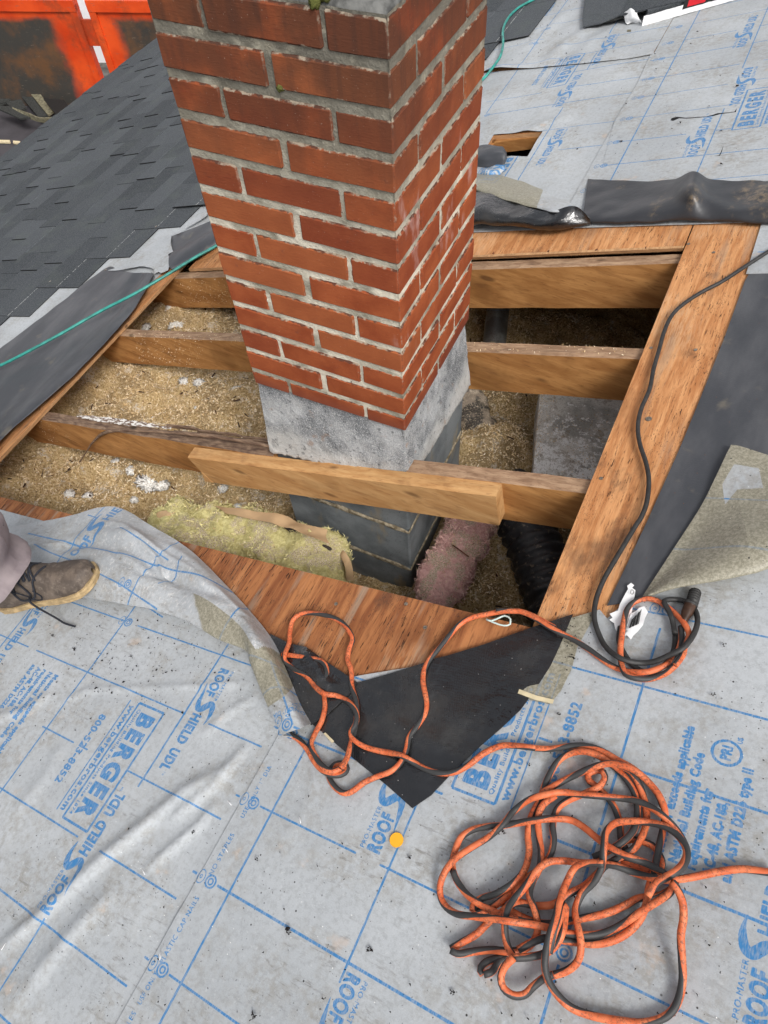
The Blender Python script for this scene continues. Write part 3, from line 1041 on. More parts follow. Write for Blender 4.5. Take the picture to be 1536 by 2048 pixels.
    berger(.428, 1.470, 1)
    meets(.74, 1.50, 1)
    line((.66, .60), (1, .60)); line((.60, .965), (1, .965)); line((.60, .82), (1, .82))
    for y in (.0, -.13): line((.6, y), (1, y))


draw_print()
acc = canvas.reshape(NY, SS, NX, SS).mean(axis=(1, 3)).astype(np.float32)
PRINT = bpy.data.images.new('underlayment_print', NX, NY, alpha=False, float_buffer=False)
PRINT.colorspace_settings.name = 'Non-Color'
buf = np.ones((NY, NX, 4), dtype=np.float32)
buf[:, :, 0] = buf[:, :, 1] = buf[:, :, 2] = acc
PRINT.pixels.foreach_set(buf.ravel())
PRINT.update()
del buf, acc, canvas
D = build_materials()


def puv(vs):
    return [((v[0] - PX0) / (PX1 - PX0), (v[1] - PY0) / (PY1 - PY0)) for v in vs]

# ================================================================== THE SETTING
def poly_ground():
    v = [(-300, -300, -5.0), (300, -300, -5.0), (300, 300, -5.0), (-300, 300, -5.0)]
    mesh_obj('ground', v, [(0, 1, 2, 3)], D['ground'], kind='structure', smooth=False)


poly_ground()
HOLE = [(-1.66, -.75), (.66, -.75), (.66, 1.30), (-1.66, 1.30)]
HOLE2 = [(-.405, 1.668), (-.207, 1.638), (-.203, 1.462), (-.392, 1.490)]
EAVE = -4.42


def thin_board(name, poly, top, th, mat, holes=(), step=.3, **kw):
    """board lying in the roof plane; closed solid"""
    V, F = flat_sheet(poly, lambda x, y: top, step, holes)
    n = len(V)
    W = list(V) + [v - Vector((0, 0, th)) for v in V]
    cnt = {}
    for f in F:
        for i in range(3):
            a, b = f[i], f[(i + 1) % 3]
            cnt[(a, b)] = 1
    FF = list(F) + [tuple(reversed([i + n for i in f])) for f in F]
    fm = [0] * len(FF)
    for (a, b) in cnt:
        if (b, a) not in cnt:
            FF.append((b, a, a + n, b + n)); fm.append(1)
    return mesh_obj(name, W, FF, None, smooth=False, mats=[mat, D['ply_edge']], fmat=fm, **kw)


thin_board('roof_deck', [(EAVE, -3.6), (2.2, -3.6), (2.2, 7.0), (EAVE, 7.0)], -.001, .015, D['ply'], (HOLE, HOLE2), .5, kind='structure')
wt = A + T * EAVE - .02
for nm, c0, c1 in (('house_wall', (EAVE + .35, -3.4, -5.0), (EAVE + .5, 6.8, wt)), ('house_wall', (2.0, -3.4, -5.0), (2.15, 6.8, A + T * 2.0 - .05)),
                   ('fascia', (EAVE - .025, -3.6, wt - .16), (EAVE - .002, 7.0, wt + .012))):
    v, f = box_vf(c0, c1)
    mesh_obj(nm, v, f, D['siding'] if nm == 'house_wall' else D['fascia'], smooth=False, kind='structure')
for y0, y1 in ((-3.4, -3.25), (6.65, 6.8)):
    v, f = hexa([(EAVE + .5, y0, -5), (2.0, y0, -5), (2.0, y1, -5), (EAVE + .5, y1, -5),
                 (EAVE + .5, y0, A + T * (EAVE + .5) - .02), (2.0, y0, A + T * 2.0 - .02), (2.0, y1, A + T * 2.0 - .02), (EAVE + .5, y1, A + T * (EAVE + .5) - .02)])
    mesh_obj('house_wall', v, f, D['siding'], smooth=False, kind='structure')

# ------------------------------------------------------------------ exposed plywood round the opening
NAILG = 'old nails left in the plywood'


def ply(poly, label, mat, top=0.0):
    return thin_board('plywood_panel', poly, top, .014, D[mat], (), .2, label=label, cat='plywood', group='plywood panels round the opening')


pr = ply([(.430, -.352), (.655, -.352), (.655, 1.295), (.430, 1.295)], 'long pitted plywood strip along the right of the opening, black cable lying on it', 'ply')
pt = ply([(-1.40, .866), (.427, .866), (.427, 1.295), (-1.40, 1.295)], 'plywood strip along the far side of the opening, below the dirty black membrane', 'ply')
pl = ply([(-1.64, -.352), (-1.455, -.352), (-1.455, 1.295), (-1.64, 1.295)], 'narrow plywood edge along the downhill side of the opening, beside the rolled black membrane', 'ply')
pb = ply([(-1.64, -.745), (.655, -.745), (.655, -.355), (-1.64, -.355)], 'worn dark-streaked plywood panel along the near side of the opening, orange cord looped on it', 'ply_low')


def nail(p, r=.0045, parent=None, hh=.0012):
    n = 8
    v = [Vector(p) + Vector((math.cos(a * 2 * math.pi / n) * r, math.sin(a * 2 * math.pi / n) * r, math.cos(a * 2 * math.pi / n) * r * T)) for a in range(n)]
    w = [q + Vector((0, 0, hh)) for q in v]
    f = [tuple(range(n, 2 * n))] + [(i, (i + 1) % n, n + (i + 1) % n, n + i) for i in range(n)]
    return mesh_obj('nail', v + w, f, D['steel'], parent, smooth=False)


for (u, v), par in (((1302, 696), pr), ((1391, 700), pr), ((1202, 957), pr), ((1377, 488), pr), ((1427, 505), pr), ((1297, 838), pr), ((672, 1208), pb), ((812, 1208), pb), ((850, 1255), pb)):
    nail(P(u, v, .0005), .0042 if (u, v) != (1297, 838) else .007, par)

# top strip: lighter broken edge splinters
v, f = hexa([R(-.19, .862, -.010), R(.427, .862, -.010), R(.427, .868, -.010), R(-.19, .868, -.010), R(-.19, .856, .002), R(.427, .858, .002), R(.427, .868, .002), R(-.19, .868, .002)])
mesh_obj('split_edge', v, f, D['ply_edge'], pt, smooth=False)
for (u, v) in ((988, 503), (1098, 500), (1195, 497), (1292, 493)):
    c = P(u, v, .004)
    for q in range(3):
        d = Vector((rnd.uniform(-.004, .004), rnd.uniform(-.010, -.004), 0)); d.z = T * d.x - rnd.uniform(0, .006)
        V_, F_, U_ = tube_vf([c + d * .1, c + d], .0011, 5)
        mesh_obj('bent_nail', V_, F_, D['rust'], pt)

# ------------------------------------------------------------------ underlayment sheets


def gauss_ridges(ridges):
    rs = [([np.array(XY(*p)) for p in pts], a, s) for pts, a, s in ridges]

    def fn(x, y):
        h = 0
        for pts, a, s in rs:
            best, tt = 9, 0
            n = len(pts) - 1
            for i in range(n):
                d = pts[i + 1] - pts[i]
                t = max(0, min(1, ((x - pts[i][0]) * d[0] + (y - pts[i][1]) * d[1]) / (d @ d)))
                q = math.hypot(x - pts[i][0] - d[0] * t, y - pts[i][1] - d[1] * t)
                if q < best: best, tt = q, (i + t) / n
            if best < 4 * s:
                h += a * math.exp(-(best / s) ** 2) * min(1, 6 * tt, 6 * (1 - tt) + .001)
        return h
    return fn


RL = gauss_ridges([
    ([(-40, 1935), (95, 1820), (207, 1717), (367, 1587), (470, 1525)], 0.0116, 0.0136),
    ([(292, 1742), (340, 1700), (400, 1650), (440, 1600)], 0.0086, 0.0081),
    ([(330, 1650), (430, 1570), (505, 1480)], 0.0086, 0.0105),
    ([(60, 1965), (150, 1860), (240, 1770)], 0.0051, 0.0145),
    ([(0, 2040), (120, 1900), (200, 1800)], 0.0041, 0.0161),
    ([(110, 1412), (180, 1380), (300, 1378), (420, 1372), (520, 1366)], 0.0046, 0.0065),
    ([(400, 1480), (450, 1430), (520, 1390)], 0.0046, 0.0096),
    ([(-60, 1450), (60, 1420), (105, 1382)], 0.0061, 0.0121),
    ([(20, 1640), (90, 1560), (130, 1480)], 0.0041, 0.0161),
])
RR = gauss_ridges([
    ([(330, 1930), (350, 1850), (372, 1800)], .003, .010),
    ([(560, 1700), (620, 1600), (640, 1520)], .002, .012),
    ([(1290, 1260), (1400, 1210), (1500, 1180)], .003, .02),
    ([(900, 2048), (1000, 1900), (1100, 1800)], .0015, .02),
])
RU = gauss_ridges([
    ([(1030, 280), (1060, 262), (1100, 245), (1150, 235)], .008, .03),
    ([(1010, 330), (1040, 300), (1090, 275)], .004, .03),
    ([(1090, 135), (1130, 90), (1200, 50)], .010, .035),
    ([(1040, 110), (1090, 70), (1140, 20)], .007, .03),
    ([(1130, 140), (1190, 80), (1250, 50)], .005, .03),
    ([(1100, 190), (1200, 160), (1250, 150)], .004, .03),
])


def hL(x, y):
    k = max(0, min(1, (.045 - x) / .05))
    if k < 1: return .0030 + k * (RL(x, y) + .0015)
    return .0035 + RL(x, y) + .0022 * (noise.noise((x * 7, y * 7, 0)) + 1) * .5 + .0008 * noise.noise((x * 26, y * 26, 3))


def hR(x, y):
    return .0056 + RR(x, y) + .0012 * (noise.noise((x * 6, y * 6, 5)) + 1) * .5 + .0005 * noise.noise((x * 26, y * 26, 3))


def hU(x, y):
    k = max(0, min(1, (.04 - x) / .12))
    if k < 1: return .0030 + k * (RU(x, y) + .001 + .0030 * (noise.noise((x * 4 + y * 2, y * 7, 9)) + 1) * .5)
    if x < -.6: return .0035 + RU(x, y) * max(0, 1 - (-.6 - x) / .08)
    return .0035 + RU(x, y) + .0030 * (noise.noise((x * 4 + y * 2, y * 7, 9)) + 1) * .5 + .0007 * noise.noise((x * 22, y * 22, 3))


def hU2(x, y):
    lip = max(0, 1 - abs(y - (2.165 - (x - .046) * .15)) / .05)
    return hU(x, y) + .004 + .006 * lip * (0.5 + .5 * noise.noise((x * 9, 0, 0))) + (.02 * lip * max(0, min(1, (-.45 - x) / .15)) * max(0, min(1, (x + .70) / .06)))


def hUR(x, y):
    return .0050 + .0015 * (noise.noise((x * 5, y * 5, 15)) + 1) * .5 + .0006 * noise.noise((x * 22, y * 22, 3))


SG = 'printed underlayment sheets laid on the roof'


def sheet(poly, hfn, label, step=.02, holes=(), fine=None, mat='sheet', name='underlayment_sheet', group=SG, tan=0.0):
    V, F = flat_sheet(poly, hfn, step, holes, fine)
    at = {'tan': [tan if not callable(tan) else tan(v) for v in V], 'scuff': [0.0] * len(V)}
    o = mesh_obj(name, V, F, D[mat], uv=puv(V), attr=at, label=label, cat='underlayment', group=group)
    return solidify(o, .0009)


def fl(*pts): return [XY(u, v) for u, v in pts]


sheet([(EAVE + .02, -3.5), (.075, -3.5), (.075, -.66), (-.05, -.545), (-.30, -.47), (-.62, -.44), (-1.0, -.40), (-1.7, -.40), (-1.75, -.1), (EAVE + .02, -.1)], hL,
      'wrinkled grey underlayment sheet at lower left, with the boxed BERGER print', .03, fine=(-.85, -1.35, .070, -.45, .0085))
fold = [XY(u, v) for u, v in ((1150, 1236), (1198, 1222), (1213, 1240), (1240, 1215), (1292, 1192))]
sheet([(.040, -3.5), (2.15, -3.5), (2.15, -.02), XY(1700, 1065), XY(1536, 1120)] + list(reversed(fold)) + [(.40, -.42), (.06, -.60)], hR,
      'flat grey underlayment sheet under the coiled orange cord, printed with a large blue grid', .03, fine=(.041, -1.2, 1.0, -.25, .0105), tan=lambda v: 0.0)
TEAR1 = [XY(1236 + u * .19531, v * .19531) for u, v in ((530, 1250), (545, 1225), (600, 1212), (690, 1222), (830, 1212), (900, 1208), (960, 1192), (1010, 1176), (1120, 1168), (1185, 1160), (1212, 1122), (1200, 1168), (1120, 1176), (1040, 1188), (980, 1203), (900, 1214), (830, 1222), (700, 1232), (620, 1230), (560, 1256))]
TEAR2 = [XY(1236 + u * .19531, v * .19531) for u, v in ((955, 1622), (1030, 1606), (1048, 1570), (1075, 1500), (1056, 1575), (1036, 1614))]
U0 = [(.048, .985), (.59, .955), (.592, .73), (2.15, .73), (2.15, 6.9), (.048, 6.9)]
sheet(U0, hUR, 'flat grey underlayment sheet at upper right, with two black tears and the boxed BERGER print', .035, (TEAR1, TEAR2), fine=(.06, 1.0, .75, 2.6, .02))
sheet([(-1.66, 1.04), (.075, .985), (.075, 2.15), (-.035, 2.145), (-.223, 2.178), (-.506, 2.240), (-.72, 2.29), (-1.66, 2.35)], hU,
      'grey underlayment sheet behind the chimney with a cut-out hole in it', .03, (HOLE2,), fine=(-.72, 1.1, .045, 2.25, .015))
sheet([(.046, 2.140), (.046, 6.9), (-1.2, 6.9), (-1.2, 2.36), (-.72, 2.275), (-.506, 2.232), (-.223, 2.170), (-.035, 2.138)], hU2,
      'rippled grey underlayment sheet at top, lapping over the next one in a thin black line', .03, fine=(-.8, 2.1, .045, 3.1, .015))
sheet([(-2.75, -.1), (-1.60, -.1), (-1.50, 1.3), (-1.50, 2.4), (-1.75, 3.4), (-2.75, 3.4)], lambda x, y: .0035 + .0015 * noise.noise((x * 8, y * 8, 1)),
      'strip of pale underlayment between the dark shingles and the black membrane roll', .05)
# black felt under the tears
V, F = flat_sheet([(.15, 1.25), (.55, 1.25), (.55, 1.70), (.15, 1.70)], lambda x, y: .0025, .1)
mesh_obj('felt_layer', V, F, D['felt'], kind='structure')
# raised patch on the lap seam
sheet([XY(u, v) for u, v in ((1301, 110), (1353, 108), (1340, 135), (1300, 193), (1283, 240), (1265, 262), (1240, 330), (1205, 330), (1228, 246), (1274, 170))], lambda x, y: hUR(x, y) + .0012,
      'paler lapped strip of underlayment running up the slope beside the seam', .02, name='underlayment_strip')
# torn tan-backed piece by the small white strip
sheet([XY(u, v) for u, v in ((1060, 1262), (1192, 1226), (1152, 1300), (1142, 1340), (1120, 1385), (1098, 1412), (1035, 1398), (1020, 1370))], lambda x, y: .0095 + .001 * noise.noise((x * 30, y * 30, 0)),
      'dusty tan scrap of underlayment sticking out from under the black membrane', .012, mat='flap', name='underlayment_scrap', group=None, tan=1.0)
V, F = flat_sheet([XY(u, v) for u, v in ((1037, 1383), (1072, 1396), (1106, 1404), (1103, 1412), (1068, 1404), (1034, 1391))], lambda x, y: .0125, .01)
o = mesh_obj('tape_strip', V, F, D['splint'], label='short cream-white strip lying across the dusty tan scrap', cat='strip')
solidify(o, .001)

# ------------------------------------------------------------------ membranes


def membrane(poly, hfn, label, mat='membrane', step=.012, name='rubber_membrane', group='black rubber membranes round the opening'):
    V, F = flat_sheet(poly, hfn, step)
    o = mesh_obj(name, V, F, D[mat], label=label, cat='membrane', group=group)
    return solidify(o, .0018)


membrane([XY(u, v) for u, v in ((1213, 1213), (1253, 1130), (1293, 1045), (1360, 895), (1403, 790), (1446, 682), (1488, 566), (1496, 552), (1536, 543), (1640, 535), (1760, 900), (1640, 1100), (1480, 1170), (1292, 1200))],
         lambda x, y: .0035 + .0025 * (1 + noise.noise((x * 5, y * 5, 2))) * .5, 'flat grey-black membrane beside the right-hand plywood strip, partly under the folded-back flap', 'membrane_grey', .03)
BR = gauss_ridges([([(880, 1290), (850, 1400), (845, 1500)], .006, .012), ([(770, 1440), (830, 1480), (900, 1500)], .005, .014), ([(730, 1500), (800, 1540)], .004, .010),
                   ([(840, 1590), (870, 1480), (960, 1400)], .004, .016), ([(960, 1330), (1080, 1290)], .003, .02)])
membrane([XY(u, v, .01) for u, v in ((712, 1366), (780, 1347), (850, 1325), (960, 1291), (1060, 1256), (1146, 1228), (1120, 1290), (1101, 1332), (1070, 1380), (1040, 1420), (1000, 1458), (960, 1492), (905, 1545), (862, 1590), (824, 1616), (775, 1572), (720, 1528), (660, 1478), (612, 1438), (655, 1405))],
         lambda x, y: .0105 + BR(x, y) + .002 * noise.noise((x * 12, y * 12, 2)), 'black textured membrane triangle pointing down over the ROOFSHIELD print', 'membrane', .010)
BL = gauss_ridges([([(600, 1300), (640, 1350), (660, 1400)], .008, .012), ([(620, 1380), (680, 1370)], .006, .010)])
membrane([XY(u, v, .014) for u, v in ((540, 1268), (575, 1285), (612, 1294), (645, 1318), (714, 1364), (703, 1384), (655, 1428), (622, 1450), (590, 1400), (560, 1330))],
         lambda x, y: .0145 + BL(x, y) + .003 * noise.noise((x * 14, y * 14, 2)), 'smaller creased black membrane piece between the folded flap and the plywood, cords crossing it', 'membrane', .010)


def loft_obj(name, rows, nu, nv, mat, label=None, cat=None, group=None, attr=None, jit=None, th=.0012, parent=None, uvprint=True, kind=None):
    rr = [[P(*p) if len(p) == 3 and not isinstance(p, Vector) else p for p in r] for r in rows]
    V, F, UV = loft_vf(rr, nu, nv, jitter=jit)
    at = None
    if attr: at = {k: [fn(u, v, p) for (u, v), p in zip(UV, V)] for k, fn in attr.items()}
    o = mesh_obj(name, V, F, D[mat], parent, uv=puv(V) if uvprint else UV, attr=at, label=label, cat=cat, group=group, kind=kind)
    if th: solidify(o, th)
    return o


def nz(amp, f, z=0.0):
    return lambda a, b, p: (0, 0, amp * noise.noise((p[0] * f, p[1] * f, p[2] * f + z)))


# the big folded flap at the left
S = [[(-70, 1075, .012), (-70, 1120, .03), (-80, 1180, .02), (-78, 1172, .006)],
     [(60, 1046, .016), (95, 1115, .04), (130, 1188, .018), (130, 1178, .006)],
     [(128, 1034, .022), (165, 1110, .055), (205, 1198, .034), (206, 1184, .008)],
     [(226, 1013, .034), (262, 1100, .075), (300, 1214, .046), (302, 1195, .010)],
     [(300, 1050, .020), (335, 1130, .050), (370, 1238, .056), (374, 1214, .012)],
     [(375, 1096, .018), (402, 1165, .072), (432, 1274, .058), (440, 1250, .012)],
     [(452, 1170, .018), (468, 1222, .066), (488, 1298, .056), (500, 1280, .012)],
     [(512, 1236, .018), (506, 1270, .082), (500, 1326, .058), (518, 1312, .012)],
     [(550, 1288, .018), (538, 1315, .070), (514, 1362, .056), (536, 1352, .012)],
     [(577, 1350, .018), (562, 1372, .066), (530, 1400, .052), (552, 1396, .012)],
     [(601, 1408, .018), (584, 1420, .066), (546, 1436, .050), (570, 1440, .012)],
     [(622, 1446, .016), (602, 1456, .060), (565, 1471, .044), (590, 1476, .012)]]
RF = gauss_ridges([([(110, 1112), (200, 1105), (285, 1128), (340, 1170)], -.016, .016), ([(235, 1085), (300, 1095), (350, 1130)], .010, .014), ([(300, 1150), (380, 1190), (470, 1225)], -.012, .012),
                   ([(60, 1105), (150, 1100)], .008, .007), ([(235, 1120), (262, 1150), (300, 1172), (372, 1180)], -.012, .007), ([(285, 1095), (330, 1140), (345, 1185)], .010, .006), ([(210, 1060), (270, 1075), (330, 1120), (420, 1175)], .007, .006), ([(440, 1190), (480, 1230), (520, 1262)], .006, .006), ([(320, 1090), (400, 1140), (460, 1190)], .006, .012), ([(180, 1180), (260, 1190)], .005, .012)])
loft_obj('folded_flap', S, 150, 60, 'flap', 'folded-back underlayment flap under the boot, its end rolled into a silver tube at the plywood', 'underlayment flap',
         attr={'tan': lambda u, v, p: max(0.0, min(1, (u - .38) * 14, (.865 - u) * 40)) * (1.0 if v > (.44 if u < .66 else .44 - (u - .66) * 4.5) else 0.0),
               'scuff': lambda u, v, p: .9 if (.2 < u < .75 and v < .6) else .3},
         jit=lambda a, b, p: (0, 0, RF(p[0], p[1] - .0) * (1 - max(0, b - .66) * 3 if b > .66 else 1) + .0035 * noise.noise((p[0] * 16, p[1] * 16, 0)) + .0015 * noise.noise((p[0] * 50, p[1] * 50, 0))))
# folded flap at the right
S = [[(1284, 1194, .012), (1287, 1194, .016), (1290, 1194, .018), (1292, 1195, .014), (1292, 1194, .008)],
     [(1342, 1105, .014), (1346, 1130, .018), (1350, 1160, .034), (1350, 1177, .028), (1348, 1172, .010)],
     [(1402, 1012, .014), (1410, 1062, .020), (1422, 1128, .046), (1428, 1163, .036), (1424, 1156, .010)],
     [(1434, 948, .017), (1446, 1028, .024), (1462, 1106, .052), (1470, 1154, .040), (1464, 1146, .010)],
     [(1458, 898, .018), (1474, 998, .024), (1494, 1088, .056), (1504, 1146, .042), (1498, 1136, .010)],
     [(1468, 890, .018), (1484, 994, .024), (1504, 1084, .056), (1516, 1143, .042), (1510, 1133, .010)],
     [(1515, 903, .018), (1532, 990, .024), (1552, 1066, .057), (1562, 1126, .042), (1556, 1116, .010)],
     [(1562, 916, .016), (1582, 985, .024), (1600, 1045, .058), (1612, 1108, .044), (1606, 1098, .010)],
     [(1700, 950, .016), (1720, 990, .024), (1740, 1020, .058), (1760, 1060, .044), (1750, 1050, .010)]]
loft_obj('folded_flap', S, 70, 40, 'flap', 'folded-back tan flap lying over the grey-black membrane at right', 'underlayment flap',
         attr={'tan': lambda u, v, p: 1.0 if not (.40 < u < .75 and .10 < v < .22) else .35, 'scuff': lambda u, v, p: 0.15}, jit=nz(.004, 14))
# curled sheet and dirty membranes at the far side of the opening
S = [[(900, 330, .02), (915, 352, .05), (925, 372, .05), (935, 380, .02)],
     [(965, 345, .02), (962, 362, .055), (958, 382, .055), (965, 392, .02)],
     [(1040, 362, .02), (1035, 385, .055), (1030, 405, .06), (1040, 410, .02)],
     [(1100, 388, .02), (1092, 402, .06), (1085, 418, .065), (1100, 425, .02)],
     [(1150, 412, .02), (1135, 415, .06), (1105, 425, .07), (1120, 432, .02)],
     [(1178, 444, .02), (1170, 430, .045), (1160, 430, .05), (1165, 436, .02)]]
loft_obj('curled_sheet', S, 60, 16, 'flap', 'curled tan and white underlayment edge behind the chimney, above the black roll', 'underlayment flap',
         attr={'tan': lambda u, v, p: 1.0 if u < .55 else 0.0, 'scuff': lambda u, v, p: 0.2}, jit=nz(.006, 14))
S = [[(880, 395, .03), (890, 425, .055), (900, 452, .04), (905, 448, -.002)],
     [(945, 368, .04), (955, 412, .075), (960, 448, .04), (965, 445, -.002)],
     [(1000, 392, .05), (1010, 428, .065), (1015, 452, .035), (1018, 448, -.002)],
     [(1060, 420, .055), (1070, 440, .060), (1078, 458, .030), (1080, 452, -.002)],
     [(1110, 418, .075), (1118, 440, .060), (1120, 457, .028), (1122, 452, -.002)],
     [(1150, 416, .070), (1152, 438, .045), (1155, 453, .022), (1158, 448, -.002)],
     [(1178, 440, .035), (1180, 446, .020), (1182, 450, .010), (1184, 448, -.002)]]
loft_obj('rolled_membrane', S, 70, 22, 'membrane', 'glossy black rolled membrane just behind the chimney on the far side of the opening', 'membrane', 'black rubber membranes round the opening', jit=nz(.012, 13), th=.002)
S = [[(1176, 357, .008), (1170, 400, .016), (1165, 435, .020), (1165, 447, .012), (1168, 445, -.002)],
     [(1225, 360, .008), (1225, 400, .018), (1225, 430, .030), (1228, 447, .018), (1230, 443, -.002)],
     [(1290, 362, .008), (1290, 395, .018), (1295, 422, .036), (1300, 444, .020), (1302, 440, -.002)],
     [(1345, 358, .010), (1340, 385, .035), (1345, 415, .045), (1350, 441, .020), (1352, 438, -.002)],
     [(1388, 344, .050), (1384, 378, .085), (1385, 412, .055), (1388, 440, .020), (1390, 437, -.002)],
     [(1425, 358, .012), (1420, 385, .040), (1422, 415, .040), (1430, 440, .018), (1432, 437, -.002)],
     [(1480, 362, .008), (1480, 392, .018), (1480, 420, .034), (1485, 442, .018), (1487, 439, -.002)],
     [(1540, 358, .008), (1540, 385, .030), (1540, 420, .030), (1540, 446, .016), (1542, 442, -.002)],
     [(1640, 350, .008), (1640, 385, .020), (1640, 420, .030), (1640, 446, .016), (1642, 442, -.002)]]
loft_obj('folded_membrane', S, 110, 40, 'membrane_dirty', 'dirt-smeared black membrane with a tent-like peak along the far plywood edge', 'membrane', 'black rubber membranes round the opening', jit=nz(.006, 16), th=.002)
# rolled membrane along the left board
S = [[(-60, 745, .008), (-60, 830, .010), (-55, 890, .014), (-50, 918, .032), (-35, 930, .026), (-40, 925, .004)],
     [(0, 697, .008), (0, 780, .010), (0, 838, .014), (0, 862, .032), (8, 874, .026), (4, 868, .004)],
     [(100, 622, .008), (112, 690, .012), (130, 722, .014), (138, 738, .034), (150, 748, .026), (146, 742, .004)],
     [(205, 540, .010), (225, 590, .020), (245, 606, .014), (250, 618, .034), (262, 626, .026), (258, 620, .004)],
     [(235, 536, .012), (262, 545, .028), (285, 545, .022), (296, 545, .036), (308, 548, .028), (303, 545, .004)]]
loft_obj('rolled_membrane', S, 90, 30, 'membrane_grey', 'long grey-black membrane strip at left with its edge rolled, teal hose across it', 'membrane', 'black rubber membranes round the opening', jit=nz(.0035, 14), th=.002)
S = [[(342, 473, .012), (344, 500, .014), (338, 512, .045), (338, 532, .040), (348, 540, .020), (350, 534, .002)],
     [(380, 458, .012), (385, 480, .014), (382, 490, .047), (384, 508, .040), (394, 516, .020), (394, 510, .002)],
     [(425, 440, .012), (430, 455, .014), (425, 462, .047), (428, 480, .040), (438, 488, .020), (438, 484, .002)],
     [(470, 420, .012), (475, 430, .014), (472, 440, .045), (476, 455, .040), (486, 462, .020), (486, 458, .002)]]
loft_obj('rolled_membrane', S, 40, 30, 'membrane_grey', 'short black rolled membrane stub touching the left edge of the chimney', 'membrane', 'black rubber membranes round the opening', jit=nz(.002, 14), th=.002)
sheet([XY(u, v, .02) for u, v in ((216, 541), (256, 527), (270, 508), (305, 486), (330, 471), (357, 467), (372, 452), (395, 436), (408, 418), (425, 415), (412, 432), (400, 440), (343, 470), (341, 488), (346, 503), (336, 508), (341, 525), (336, 540), (322, 546), (316, 543), (309, 547), (307, 538), (300, 534), (280, 532), (240, 540))],
      lambda x, y: .020 + .004 * noise.noise((x * 14, y * 14, 0)), 'scalloped pale underlayment tongue between the two black rolls at left', .015, name='underlayment_scrap', group=None)
# grey tube-like scrap by the small hole
S = [[(930, 300, .010), (930, 312, .05), (930, 335, .02)], [(965, 292, .010), (968, 306, .06), (968, 336, .02)], [(1000, 292, .010), (1006, 304, .055), (1003, 332, .02)], [(1010, 300, .006), (1014, 315, .03), (1005, 336, .01)]]
loft_obj('crumpled_scrap', S, 24, 14, 'membrane_grey', 'crumpled grey scrap between the chimney and the small square hole', 'scrap', jit=nz(.012, 20), th=.002)
S = [[(940, 335, .010), (940, 342, .03), (940, 356, .01)], [(975, 330, .010), (978, 342, .035), (985, 358, .01)], [(1004, 322, .010), (1008, 330, .02), (1010, 340, .01)]]
loft_obj('crumpled_scrap', S, 24, 12, 'flap', 'pale crumpled underlayment scrap below the grey scrap by the small hole', 'scrap', attr={'tan': lambda u, v, p: .35, 'scuff': lambda u, v, p: .5}, jit=nz(.012, 24), th=.001)

# small hole: timber round it and torn white edge
h2 = empty('roof_cutout', R(-.30, 1.56, -.2), 'small square hole cut through the roof behind the chimney, bare timber inside', 'roof opening')
for (x0, y0, x1, y1, d0, d1) in ((-.41, 1.640, -.19, 1.672, -.016, -.060), (-.43, 1.47, -.392, 1.67, -.016, -.060)):
    v, f = hexa([R(x0, y0, d1), R(x1, y0, d1), R(x1, y1, d1), R(x0, y1, d1), R(x0, y0, d0), R(x1, y0, d0), R(x1, y1, d0), R(x0, y1, d0)])
    mesh_obj('timber_side', v, f, D['lumber'], h2, smooth=False)
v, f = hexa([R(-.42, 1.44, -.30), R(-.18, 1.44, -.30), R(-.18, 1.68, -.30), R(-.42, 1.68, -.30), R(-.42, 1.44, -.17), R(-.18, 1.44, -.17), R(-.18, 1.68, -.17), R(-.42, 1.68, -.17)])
mesh_obj('painted_shade_block', v, f, D['felt'], h2, smooth=False)  # black block added inside the hole, its colour standing in for shade

# ================================================================== RAFTERS
RG = 'rafters bridging the opening'


def beam(name, x0, x1, yb0, yb1, label, cat='rafter', th=.038, depth=.150, top=-.016, side='lumber', topm='weathered', group=RG, end0=0.0, end1=0.0, rough=.0015, drop=0.0, parent=None, seed=0):
    """timber running up the slope; yb = back edge y at the two ends"""
    n = max(4, int(abs(x1 - x0) / .03))
    V, F, fm = [], [], []
    prof = [(0, 0), (.25, 0), (.5, 0), (.75, 0), (1, -.02), (1, -.3), (1, -.6), (1, -1), (0, -1), (0, -.5)]
    m = len(prof)
    for i in range(n + 1):
        t = i / n
        for j, (a, d) in enumerate(prof):
            x = x0 + (x1 - x0) * t + (end0 * (-d) if i == 0 else 0) + (end1 * (-d) if i == n else 0)
            yb = yb0 + (yb1 - yb0) * t
            q = noise.noise((x * 9, a * 3 + seed, d * 4))
            y = yb - a * th + rough * q
            z = d * depth + rough * 1.3 * noise.noise((x * 11, a * 9 + seed, d * 5 + 7)) - drop * t
            V.append(R(x, y, top + z))
    for i in range(n):
        for j in range(m):
            a, b = i * m + j, i * m + (j + 1) % m
            F.append((a, b, b + m, a + m))
            fm.append(1 if j < 4 else 0)
    F.append(tuple(range(m))[::-1]); fm.append(0)
    F.append(tuple(n * m + j for j in range(m))); fm.append(0)
    # orientation is fixed by recalculating normals below
    o = mesh_obj(name, V, F, None, parent, smooth=False, mats=[D[side], D[topm]], fmat=fm, label=label, cat=cat, group=group)
    import bmesh
    b = bmesh.new(); b.from_mesh(o.data); bmesh.ops.recalc_face_normals(b, faces=b.faces); b.to_mesh(o.data); b.free()
    return o


